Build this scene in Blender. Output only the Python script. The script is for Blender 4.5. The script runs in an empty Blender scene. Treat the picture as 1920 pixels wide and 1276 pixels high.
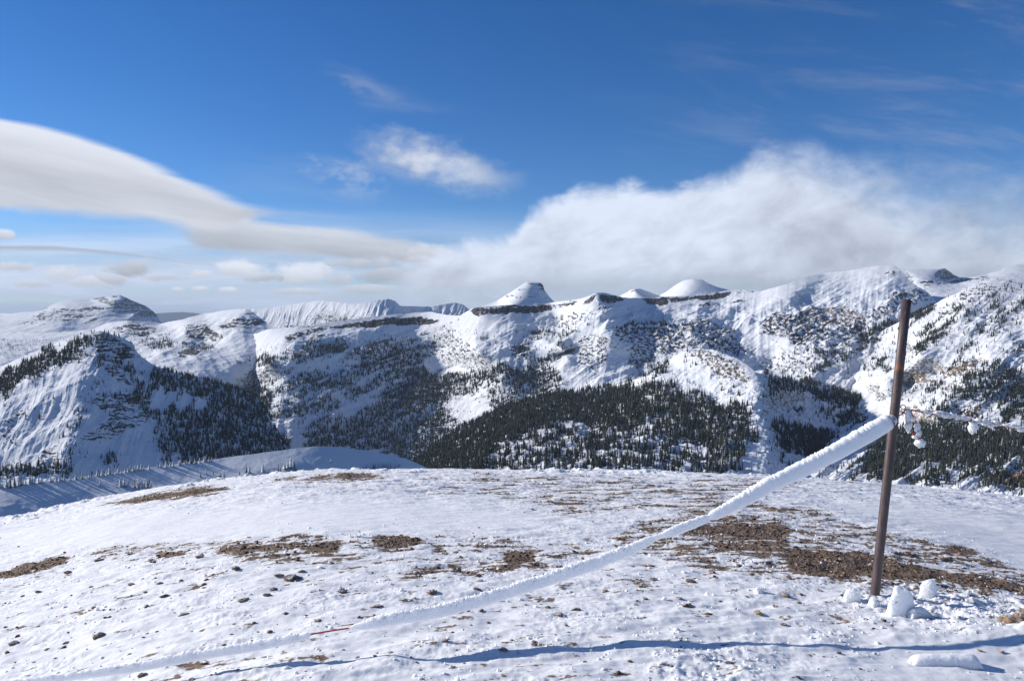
import bpy, math, random
import numpy as np
from mathutils import Vector
random.seed(7)
RNG = np.random.default_rng(11)
R = math.radians
scene = bpy.context.scene
COL = scene.collection

# ------------------------------------------------------------------ camera
FPX = 1470.0                      # focal length in pixels of a 1920 wide frame
PITCH = math.atan(38 / FPX)       # camera looks slightly down
cam_data = bpy.data.cameras.new('camera')
cam_data.sensor_width = 36.0
cam_data.lens = 36.0 * FPX / 1920.0
cam_data.clip_start = 0.05
cam_data.clip_end = 120000.0
cam = bpy.data.objects.new('camera', cam_data)
COL.objects.link(cam)
cam.location = (0, 0, 0)
cam.rotation_euler = (R(90) - PITCH, 0, 0)
scene.camera = cam

# ------------------------------------------------------------------ sun, exposure
SUN_EL, SUN_AZ = 22.5, 17.0       # azimuth: degrees beyond straight left
SUN_STRENGTH = 4.9
SKY_STRENGTH = 0.088
to_sun = Vector((-math.cos(R(SUN_AZ)) * math.cos(R(SUN_EL)), math.sin(R(SUN_AZ)) * math.cos(R(SUN_EL)), math.sin(R(SUN_EL))))
sd = bpy.data.lights.new('sun', 'SUN')
sd.energy = SUN_STRENGTH
sd.angle = R(0.53)
sd.color = (1.0, 0.955, 0.89)
sun = bpy.data.objects.new('sun', sd)
COL.objects.link(sun)
sun.rotation_euler = (-to_sun).to_track_quat('-Z', 'Y').to_euler()
scene.view_settings.view_transform = 'Standard'
scene.view_settings.look = 'None'
scene.view_settings.gamma = 1.0
scene.view_settings.exposure = 0.20
scene.cycles.max_bounces = 6
scene.cycles.diffuse_bounces = 4
scene.cycles.glossy_bounces = 2
scene.cycles.transmission_bounces = 2
scene.cycles.volume_bounces = 0
scene.cycles.use_denoising = True
scene.cycles.denoiser = 'OPENIMAGEDENOISE'
scene.cycles.denoising_input_passes = 'RGB_ALBEDO_NORMAL'
scene.cycles.denoising_prefilter = 'ACCURATE'

# ------------------------------------------------------------------ node helper
class NT:
    def __init__(self, tree):
        self.t = tree
    def new(self, typ, **kw):
        n = self.t.nodes.new(typ)
        for k, v in kw.items():
            setattr(n, k, v)
        return n
    def put(self, sock, v):
        if isinstance(v, V):
            v = v.s
        if isinstance(v, bpy.types.NodeSocket):
            self.t.links.new(v, sock)
        else:
            sock.default_value = v
    def m(self, op, a, b=None, c=None, clamp=False):
        n = self.new('ShaderNodeMath', operation=op, use_clamp=clamp)
        self.put(n.inputs[0], a)
        if b is not None: self.put(n.inputs[1], b)
        if c is not None: self.put(n.inputs[2], c)
        return V(self, n.outputs[0])
    def ss(self, x, lo, hi, a=0.0, b=1.0):
        n = self.new('ShaderNodeMapRange', interpolation_type='SMOOTHSTEP')
        for i, v in enumerate((x, lo, hi, a, b)):
            self.put(n.inputs[i], v)
        return V(self, n.outputs[0])
    def vec(self, x, y, z=0.0):
        n = self.new('ShaderNodeCombineXYZ')
        for i, v in enumerate((x, y, z)):
            self.put(n.inputs[i], v)
        return V(self, n.outputs[0])
    def noise(self, v, scale=1.0, detail=4.0, rough=0.5, dist=0.0, col=False):
        n = self.new('ShaderNodeTexNoise')
        self.put(n.inputs['Vector'], v)
        n.inputs['Scale'].default_value = scale
        n.inputs['Detail'].default_value = detail
        n.inputs['Roughness'].default_value = rough
        n.inputs['Distortion'].default_value = dist
        return V(self, n.outputs['Color' if col else 'Fac'])
    def curve(self, x, pts, x0, x1, y0, y1):
        n = self.new('ShaderNodeFloatCurve')
        xi = (x - x0) * (1.0 / (x1 - x0))
        self.put(n.inputs['Value'], xi)
        cm = n.mapping
        c = cm.curves[0]
        pts = [((a - x0) / (x1 - x0), (b - y0) / (y1 - y0)) for a, b in pts]
        c.points[0].location = pts[0]
        c.points[1].location = pts[-1]
        for p in pts[1:-1]:
            c.points.new(*p)
        cm.extend = 'HORIZONTAL'
        cm.update()
        return V(self, n.outputs[0]) * (y1 - y0) + y0
    def mix(self, f, a, b):
        n = self.new('ShaderNodeMix', data_type='RGBA')
        self.put(n.inputs[0], f)
        self.put(n.inputs[6], a)
        self.put(n.inputs[7], b)
        return V(self, n.outputs[2])
class V:
    def __init__(self, nt, s):
        self.nt, self.s = nt, s
    def __add__(self, o): return self.nt.m('ADD', self, o)
    __radd__ = __add__
    def __sub__(self, o): return self.nt.m('SUBTRACT', self, o)
    def __rsub__(self, o): return self.nt.m('SUBTRACT', o, self)
    def __mul__(self, o): return self.nt.m('MULTIPLY', self, o)
    __rmul__ = __mul__
    def __truediv__(self, o): return self.nt.m('DIVIDE', self, o)
    def max(self, o): return self.nt.m('MAXIMUM', self, o)
    def min(self, o): return self.nt.m('MINIMUM', self, o)
    def clamp(self): return self.nt.m('MULTIPLY', self, 1.0, clamp=True)

# ------------------------------------------------------------------ sky with clouds
world = bpy.data.worlds.new('World')
scene.world = world
world.use_nodes = True
wt = world.node_tree
wt.nodes.clear()
n = NT(wt)
sky = n.new('ShaderNodeTexSky', sky_type='NISHITA')
sky.sun_disc = False
sky.sun_elevation = R(SUN_EL)
sky.sun_rotation = math.atan2(to_sun.x, to_sun.y)
sky.altitude = 3000.0
sky.air_density = 1.0
sky.dust_density = 0.25
sky.ozone_density = 2.6
tc = n.new('ShaderNodeTexCoord')
sep = n.new('ShaderNodeSeparateXYZ')
wt.links.new(tc.outputs['Generated'], sep.inputs[0])
dx, dy, dz = (V(n, sep.outputs[i]) for i in range(3))
fy = dy.max(0.08)
P = dx / fy * FPX + 960.0           # direction coordinates on the cloud deck's chart (world azimuth / elevation)
Q = 600.0 - dz / fy * FPX
wv = n.noise(n.vec(P * 0.006, Q * 0.012), 1.0, 5.0, 0.55)
wv2 = n.noise(n.vec(P * 0.010, Q * 0.016, 7.0), 1.0, 7.0, 0.6)
fine = n.noise(n.vec(P * 0.02, Q * 0.03, 3.0), 1.0, 6.0, 0.6)
bill = n.noise(n.vec(P * 0.012, Q * 0.017, 11.0), 1.0, 8.0, 0.62, 0.6)

skyc = V(n, sky.outputs[0])
hs = n.new('ShaderNodeHueSaturation')
hs.inputs['Hue'].default_value = 0.509
hs.inputs['Saturation'].default_value = 1.29
hs.inputs['Value'].default_value = 1.20
n.put(hs.inputs['Color'], skyc)
out = V(n, hs.outputs[0])
K = 1.0 / SKY_STRENGTH
def ccol(v, blue=0.0):
    blue = blue * 1.35
    # radiance of a cloud of tone v
    r = n.new('ShaderNodeCombineColor')
    n.put(r.inputs[0], v * (K * (1.0 - 0.10 * blue)))
    n.put(r.inputs[1], v * (K * (1.0 - 0.062 * blue)))
    n.put(r.inputs[2], v * (K * 1.03))
    return V(n, r.outputs[0])
def over(dens, col):
    global out
    out = n.mix(dens.clamp(), out, col)

# faint high cirrus
cir = n.noise(n.vec(P * 0.0024 + Q * 0.0012, Q * 0.012 - P * 0.002, 2.0), 1.0, 7.0, 0.62, 0.4)
cmask = n.ss(P, 950, 1750) * n.ss(Q, 420, 250) * 0.55 + n.ss(P, 350, 600) * n.ss(P, 1000, 700) * n.ss(Q, 420, 300) * n.ss(Q, 80, 260) * 0.6
over(n.ss(cir, 0.47, 0.80) * cmask * 0.55, ccol(n.ss(Q, 0, 400, 0.42, 0.62), 1.0))
w1 = n.ss(((P - 660) * 0.012 - (Q - 150) * 0.01).max((660 - P) * 0.012), 1.0, 0.0) * n.ss(n.m('ABSOLUTE', Q - 150 - (P - 660) * 0.35 + (fine - 0.5) * 70), 26, 0)
over(w1 * n.ss(cir, 0.3, 0.7) * 0.35, ccol(n.ss(Q, 0, 400, 0.5, 0.6), 1.0))

# thin veil toward the horizon on the left
veil = n.noise(n.vec(P * 0.0022, Q * 0.02, 5.0), 1.0, 6.0, 0.55, 0.3)
vd = n.ss(Q, 380, 510) * n.ss(P, 1300, 700) * n.ss(veil, 0.25, 0.60, 0.35, 1.0) + n.ss(Q, 520, 590) * 0.25
over(vd, ccol(n.ss(veil, 0.3, 0.68, 0.56, 0.84) - n.ss(Q, 520, 600) * 0.04, 2.0))

# centre wisp
ex = (P - 825) * 0.97 + (Q - 308) * 0.25
ey = (Q - 308) * 0.97 - (P - 825) * 0.25
exw = ex + (wv2 - 0.5) * 150
eyw = ey + (fine - 0.5) * 62 + (wv - 0.5) * 50
er = n.m('SQRT', (exw / 128) * (exw / 128) + (eyw / 40) * (eyw / 40))
over(n.ss(er, 1.45, 0.25) * n.ss(wv2, 0.3, 0.62, 0.35, 1.0) * 0.92, ccol(n.ss(er, 1.2, 0.2, 0.62, 0.74), 0.7))
ex2 = (P - 650) + (wv2 - 0.5) * 200
ey2 = (Q - 340 - (P - 650) * 0.10) + (fine - 0.5) * 120
er2 = n.m('SQRT', (ex2 / 105) * (ex2 / 105) + (ey2 / 42) * (ey2 / 42))
over(n.ss(er2, 1.2, 0.1) * n.ss(fine, 0.35, 0.65) * 0.34, ccol(n.ss(Q, 0, 400, 0.6, 0.66), 0.8))

# lenticular cloud upper left, with its lower lobe
stre = n.noise(n.vec(P * 0.0024 + 2.0, (Q - P * 0.22) * 0.022, 1.0), 1.0, 5.0, 0.55, 0.2)
stre2 = n.noise(n.vec(P * 0.006, (Q - P * 0.12) * 0.05, 4.0), 1.0, 5.0, 0.6, 0.3)
T1 = n.curve(P, [(-300, 190), (-100, 200), (0, 221), (100, 240), (200, 268), (300, 306), (350, 329), (400, 350), (450, 370), (500, 385), (560, 394), (640, 401), (770, 407), (900, 410)], -300, 900, 150, 450)
B1 = n.curve(P, [(-300, 370), (0, 390), (150, 402), (300, 416), (400, 430), (440, 428), (465, 414), (500, 401), (560, 403), (640, 406), (770, 408), (900, 410)], -300, 900, 150, 450)
Qa = Q + (stre2 - 0.5) * n.ss(P, 0, 480, 10.0, 26.0)
top_soft = n.ss(P, 0, 480, 11.0, 26.0)
d1 = n.ss((Qa - T1) / top_soft, -0.1, 1.0) * n.ss(B1 - Qa + (wv2 - 0.5) * 16, -12, 14) * n.ss(P, 800, 560)
depth1 = (Qa - T1) / (B1 - T1).max(8.0)
b1 = n.ss(depth1, 0.0, 0.55, 0.80, 0.58) + (stre - 0.5) * 0.42 * n.ss(depth1, 0.04, 0.4) + n.ss(depth1, 0.7, 1.0) * 0.10
T2 = n.curve(P, [(300, 400), (380, 395), (440, 394), (490, 411), (560, 420), (650, 428), (720, 439), (790, 450), (900, 470)], 300, 900, 350, 550)
B2 = n.curve(P, [(300, 418), (340, 440), (365, 462), (420, 470), (500, 477), (600, 483), (700, 490), (790, 496), (900, 500)], 300, 900, 350, 550)
Qb = Q + (stre2 - 0.5) * 18 + (wv2 - 0.5) * 14
d2 = n.ss(Qb - T2, -5, 16) * n.ss(B2 - Qb, -7, 12) * n.ss(P + (wv2 - 0.5) * 40, 318, 390) * n.ss(P, 880, 770)
depth2 = (Qb - T2) / (B2 - T2).max(8.0)
b2 = n.ss(depth2, 0.1, 0.85, 0.68, 0.50) + (stre2 - 0.5) * 0.30 + (stre - 0.5) * 0.15 + n.ss(depth2, 0.86, 1.0) * 0.08
over(d2 * 0.95, ccol(b2, 0.9))
over(d1 * 0.96, ccol(b1, 0.7))

# low dark streak on the left
T3 = n.curve(P, [(-300, 455), (0, 458), (100, 460), (200, 467), (300, 481), (360, 490), (420, 494)], -300, 450, 400, 550)
q3 = Q - T3 + (stre2 - 0.5) * 8
d3 = n.ss(q3, 0, 5) * n.ss(q3, n.ss(P, 0, 400, 17, 5), 3) * n.ss(P, 420, 330)
over(d3 * 0.9, ccol(n.ss(q3, 0, 10, 0.62, 0.38), 1.6))

# row of small cumulus near the horizon
cum = None
shade = None
for (cx, cy, rx, ry, dk) in ((122, 512, 42, 19, .0), (168, 527, 46, 12, .05), (250, 505, 52, 17, .25), (205, 522, 40, 11, .15), (378, 514, 28, 10, .0), (446, 504, 36, 14, .0),
                             (575, 514, 66, 22, .0), (632, 522, 40, 15, .1), (332, 543, 14, 6, .0), (374, 541, 17, 5, .0), (426, 543, 18, 5, .0), (735, 516, 95, 20, .22), (850, 524, 80, 20, .18), (900, 541, 16, 6, 0), (6, 440, 20, 9, .1), (800, 478, 60, 18, .12), (505, 520, 40, 10, .2), (310, 520, 50, 9, .12), (60, 532, 40, 8, .1), (690, 540, 60, 9, .1), (560, 545, 50, 6, .08), (30, 500, 40, 10, .1), (680, 495, 70, 14, .15)):
    e = n.m('SQRT', ((P - cx) / rx) * ((P - cx) / rx) + ((Q - cy) / ry) * ((Q - cy) / ry))
    v = (1.25 - e)
    lit = (cy - Q) / ry * 0.16 - dk
    w = v.max(-1.0)
    if cum is None:
        cum, shade = w, lit
    else:
        sel = n.m('GREATER_THAN', w, cum)
        shade = shade + (lit - shade) * sel
        cum = cum.max(w)
cb = (bill - 0.5) * 2.6 + (fine - 0.5) * 1.2 + (n.noise(n.vec(P * 0.045, Q * 0.06, 21.0), 1.0, 5.0, 0.6) - 0.5) * 0.9
over(n.ss(cum + cb, 0.0, 0.85) * 0.85, ccol((shade + 0.72 + (bill - 0.5) * 0.4).min(0.84), 0.7))

# cloud bank on the right
T5 = n.curve(P, [(700, 520), (740, 492), (790, 468), (850, 448), (900, 438), (950, 428), (980, 402), (990, 384), (1030, 362), (1100, 340), (1180, 331), (1250, 338), (1310, 328), (1370, 306), (1430, 274), (1500, 270), (1580, 285), (1700, 310), (1800, 325), (1920, 340), (2220, 350)], 700, 2220, 200, 600)
q5 = Q - T5 - 10.0 + (bill - 0.5) * 62 + (fine - 0.5) * n.ss(P, 1300, 1700, 20.0, 60.0) + (wv - 0.5) * n.ss(P, 1300, 1700, 10.0, 120.0)
d5 = n.ss(q5 / n.ss(P, 1250, 1800, 30.0, 150.0), -0.3, 1.0) * n.ss(P, 690, 800) * n.ss(Q, 575, 515, 0.55, 1.0)
bank = n.noise(n.vec(P * 0.0042 + 3.0, (Q + P * 0.10) * 0.0085, 9.0), 1.0, 7.0, 0.56, 0.5)
pf = n.ss(((P - 1650) / 70) * ((P - 1650) / 70) + ((Q - 430) / 34) * ((Q - 430) / 34) + (bill - 0.5) * 1.6, 1.3, 0.0) * 0.14
lf = n.ss(((P - 1130) / 160) * ((P - 1130) / 160) + ((Q - 390) / 45) * ((Q - 390) / 45) + (bill - 0.5) * 1.6, 1.6, 0.0) * 0.05
bank2 = n.noise(n.vec(P * 0.0085 + 1.0, (Q + P * 0.16) * 0.015, 19.0), 1.0, 7.0, 0.6, 0.7)
b5 = n.ss(P, 1150, 1850, 0.78, 0.60) + (bank - 0.5) * 0.60 + (bank2 - 0.5) * 0.48 + (bill - 0.5) * 0.22 + (fine - 0.5) * 0.16 + n.ss(q5, 70, 0) * 0.07 + pf + lf - n.ss(Q, 485, 540) * 0.10
over(d5 * 0.97, ccol(b5.max(0.36).min(0.86), 1.5))
lowb = n.noise(n.vec(P * 0.004, Q * 0.02, 15.0), 1.0, 6.0, 0.55, 0.3)
over(n.ss(P, 880, 1000) * n.ss(Q, 500, 540) * n.ss(lowb, 0.35, 0.65) * 0.5, ccol(n.ss(lowb, 0.3, 0.8, 0.40, 0.52), 2.0))

# unseen broken cloud behind and overhead of the viewpoint, added as fill for shadows
gx_ = dx / (dz.max(0.0) + 0.25); gy_ = dy / (dz.max(0.0) + 0.25)
rest_n = n.noise(n.vec(gx_ * 1.3, gy_ * 1.6, 31.0), 1.0, 6.0, 0.58, 0.3)
rest = n.ss(dy, 0.35, 0.05) * n.ss(dz, -0.02, 0.06)
over(rest * n.ss(rest_n, 0.50, 0.70) * 0.9, ccol(n.ss(rest_n, 0.5, 0.8, 0.48, 0.40), 0.8))

bg = n.new('ShaderNodeBackground')
n.put(bg.inputs['Color'], out)
bg.inputs['Strength'].default_value = SKY_STRENGTH
wo = n.new('ShaderNodeOutputWorld')
wt.links.new(bg.outputs[0], wo.inputs[0])
world.cycles.sampling_method = 'MANUAL'
world.cycles.sample_map_resolution = 512

# ------------------------------------------------------------------ numeric helpers
def tag(o, label=None, cat=None, group=None, kind=None):
    if label: o['label'] = label
    if cat: o['category'] = cat
    if group: o['group'] = group
    if kind: o['kind'] = kind
    return o

_perm = np.random.default_rng(3).permutation(4096).astype(np.int32)
_ang = np.random.default_rng(4).random(4096).astype(np.float32) * 2 * np.pi
_gx, _gy = np.cos(_ang), np.sin(_ang)
def perlin(x, y, seed=0):
    x = np.asarray(x, np.float64); y = np.asarray(y, np.float64)
    xf = np.floor(x); yf = np.floor(y)
    xi = xf.astype(np.int64); yi = yf.astype(np.int64)
    fx = (x - xf).astype(np.float32); fy_ = (y - yf).astype(np.float32)
    def g(ix, iy, ax, ay):
        h = _perm[(ix + seed * 131) & 4095]
        h = _perm[(h + iy + seed * 57) & 4095]
        return _gx[h] * ax + _gy[h] * ay
    u = fx * fx * fx * (fx * (fx * 6 - 15) + 10)
    v = fy_ * fy_ * fy_ * (fy_ * (fy_ * 6 - 15) + 10)
    a = g(xi, yi, fx, fy_); b = g(xi + 1, yi, fx - 1, fy_)
    c = g(xi, yi + 1, fx, fy_ - 1); d = g(xi + 1, yi + 1, fx - 1, fy_ - 1)
    return ((a + (b - a) * u) + ((c + (d - c) * u) - (a + (b - a) * u)) * v) * 1.45
def fbm(x, y, octv=4, gain=0.5, seed=0, ridged=False):
    out_ = 0; amp = 1.0; tot = 0; f = 1.0
    for i in range(octv):
        p = perlin(x * f + i * 17.3, y * f - i * 9.7, seed + i)
        if ridged: p = 1 - 2 * np.abs(p)
        out_ = out_ + p * amp; tot += amp; amp *= gain; f *= 2.03
    return out_ / tot
def sst(x, a, b):
    t = np.clip((x - a) / (b - a), 0, 1)
    return t * t * (3 - 2 * t)

ct, st = math.cos(PITCH), math.sin(PITCH)
def ray(px, py):
    """direction through a photo pixel, scaled so that y = 1 (world axes)"""
    a = (np.asarray(px, float) - 960) / FPX; b = -(np.asarray(py, float) - 638) / FPX
    y = ct + b * st; z = -st + b * ct
    return a / y, z / y
def at(px, py, d):
    rx, rz = ray(px, py)
    return Vector((float(rx * d), float(d), float(rz * d)))
def project(x, y, z):
    zc = y * ct - z * st
    return 960 + FPX * x / zc, 638 - FPX * (y * st + z * ct) / zc

MAPS = 2
MW, MH = 2400 // MAPS, 1000 // MAPS     # painted maps cover px -240..2160, py 400..1400
def paint(polys, blur=2.0):
    m = np.zeros((MH, MW), np.float32)
    yy, xx = np.mgrid[0:MH, 0:MW]
    X = xx * MAPS - 240.0; Y = yy * MAPS + 400.0
    for val, pts in polys:
        pts = np.array(pts, float)
        x0, x1 = pts[:, 0].min(), pts[:, 0].max(); y0, y1 = pts[:, 1].min(), pts[:, 1].max()
        ia, ib = max(0, int((x0 + 240) / MAPS) - 1), min(MW, int((x1 + 240) / MAPS) + 2)
        ja, jb = max(0, int((y0 - 400) / MAPS) - 1), min(MH, int((y1 - 400) / MAPS) + 2)
        if ia >= ib or ja >= jb: continue
        sx, sy = X[ja:jb, ia:ib], Y[ja:jb, ia:ib]
        ins = np.zeros(sx.shape, bool)
        k = len(pts)
        for i in range(k):
            xa, ya = pts[i]; xb, yb = pts[(i + 1) % k]
            if ya == yb: continue
            c = ((ya > sy) != (yb > sy)) & (sx < (xb - xa) * (sy - ya) / (yb - ya) + xa)
            ins ^= c
        sub = m[ja:jb, ia:ib]
        sub[ins] = np.maximum(sub[ins], val)
    if blur:
        r = int(blur * 3)
        kx = np.exp(-0.5 * (np.arange(-r, r + 1) / blur) ** 2); kx /= kx.sum()
        m = np.apply_along_axis(lambda a: np.convolve(a, kx, 'same'), 0, m)
        m = np.apply_along_axis(lambda a: np.convolve(a, kx, 'same'), 1, m)
    return m
def look(m, px, py):
    fx = np.clip((px + 240) / MAPS, 0, MW - 1.01); fy_ = np.clip((py - 400) / MAPS, 0, MH - 1.01)
    ix = fx.astype(int); iy = fy_.astype(int); ax = fx - ix; ay = fy_ - iy
    return (m[iy, ix] * (1 - ax) + m[iy, ix + 1] * ax) * (1 - ay) + (m[iy + 1, ix] * (1 - ax) + m[iy + 1, ix + 1] * ax) * ay
def zz(f, ox, oy, pts):
    return [(ox + x / f, oy + y / f) for x, y in pts]
z1 = lambda *p: zz(3, 0, 520, p)
z2 = lambda *p: zz(3, 500, 500, p)
z3 = lambda *p: zz(3, 900, 500, p)
z4 = lambda *p: zz(2.774, 1300, 480, p)
z6 = lambda *p: zz(2.798, 0, 820, p)
z7 = lambda *p: zz(3, 640, 860, p)
z8 = lambda *p: zz(2.667, 1200, 860, p)

def mesh_from(name, verts, faces, mats, attrs=None, mat_idx=None, smooth=True):
    """verts (n,3), faces (m,k) arrays -> mesh"""
    me = bpy.data.meshes.new(name)
    verts = np.asarray(verts, np.float32); faces = np.asarray(faces, np.int32)
    nf, k = faces.shape
    me.vertices.add(len(verts)); me.vertices.foreach_set('co', verts.ravel())
    me.loops.add(nf * k); me.loops.foreach_set('vertex_index', faces.ravel())
    me.polygons.add(nf)
    me.polygons.foreach_set('loop_start', np.arange(0, nf * k, k, dtype=np.int32))
    try: me.polygons.foreach_set('loop_total', np.full(nf, k, np.int32))
    except Exception: pass
    if smooth: me.polygons.foreach_set('use_smooth', np.ones(nf, bool))
    for m_ in (mats if isinstance(mats, (list, tuple)) else [mats]): me.materials.append(m_)
    if mat_idx is not None: me.polygons.foreach_set('material_index', np.asarray(mat_idx, np.int32))
    for an, av in (attrs or {}).items():
        a = me.attributes.new(an, 'FLOAT', 'POINT')
        a.data.foreach_set('value', np.asarray(av, np.float32).ravel())
    me.update(calc_edges=True)
    return me
def obj(name, me, parent=None):
    o = bpy.data.objects.new(name, me)
    COL.objects.link(o)
    if parent: o.parent = parent
    return o
def grid_faces(r, c, mask=None):
    i = np.arange(r * c).reshape(r, c)
    f = np.stack([i[:-1, :-1], i[1:, :-1], i[1:, 1:], i[:-1, 1:]], -1).reshape(-1, 4)
    return f

# ------------------------------------------------------------------ materials
def material(name):
    m = bpy.data.materials.new(name)
    m.use_nodes = True
    t = m.node_tree
    b = t.nodes['Principled BSDF']
    return m, NT(t), b
def attr(nt, name):
    a = nt.new('ShaderNodeAttribute', attribute_name=name)
    return V(nt, a.outputs['Fac'])
def ocoord(nt):
    return V(nt, nt.new('ShaderNodeNewGeometry').outputs['Position'])
def scale_vec(nt, v, s):
    mnode = nt.new('ShaderNodeVectorMath', operation='MULTIPLY')
    nt.put(mnode.inputs[0], v); mnode.inputs[1].default_value = s
    return V(nt, mnode.outputs[0])
def bump(nt, b, h, strength=0.5, dist=0.02):
    bn = nt.new('ShaderNodeBump')
    bn.inputs['Strength'].default_value = strength
    bn.inputs['Distance'].default_value = dist
    nt.put(bn.inputs['Height'], h)
    nt.t.links.new(bn.outputs[0], b.inputs['Normal'])

def mountain_mat(name, scale, rock_a, rock_b, snow=(0.74, 0.757, 0.785), fuzz=0.5):
    m, nt, b = material(name)
    p = ocoord(nt)
    rk = attr(nt, 'rock')
    nz = nt.noise(p, 1.0 / scale, 6.0, 0.65)
    n2 = nt.noise(scale_vec(nt, p, (1, 1, 3.0)), 0.35 / scale, 4.0, 0.6)
    f = nt.ss(rk + (nz - 0.5) * fuzz, 0.42, 0.58)
    rc = nt.mix(nt.ss(n2, 0.35, 0.65), (*rock_a, 1), (*rock_b, 1))
    tan = attr(nt, 'tan')
    rc = nt.mix(tan, rc, nt.mix(nz, (0.17, 0.115, 0.07, 1), (0.36, 0.26, 0.17, 1)))
    sc = nt.mix(nt.noise(p, 0.25 / scale, 3.0, 0.5), (*[c * 0.93 for c in snow], 1), (*snow, 1))
    nt.put(b.inputs['Base Color'], nt.mix(f, sc, rc))
    b.inputs['Roughness'].default_value = 0.85
    b.inputs['Specular IOR Level'].default_value = 0.1
    bump(nt, b, nz, 0.35, scale * 0.12)
    return m
MT_DARK = mountain_mat('snowy_rock_dark', 18.0, (0.030, 0.030, 0.034), (0.075, 0.072, 0.074))
MT_MID = mountain_mat('snowy_rock_brown', 9.0, (0.034, 0.033, 0.036), (0.095, 0.088, 0.084))
MT_NEAR = mountain_mat('snowy_rock_warm', 5.0, (0.034, 0.032, 0.033), (0.11, 0.095, 0.082))

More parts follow.
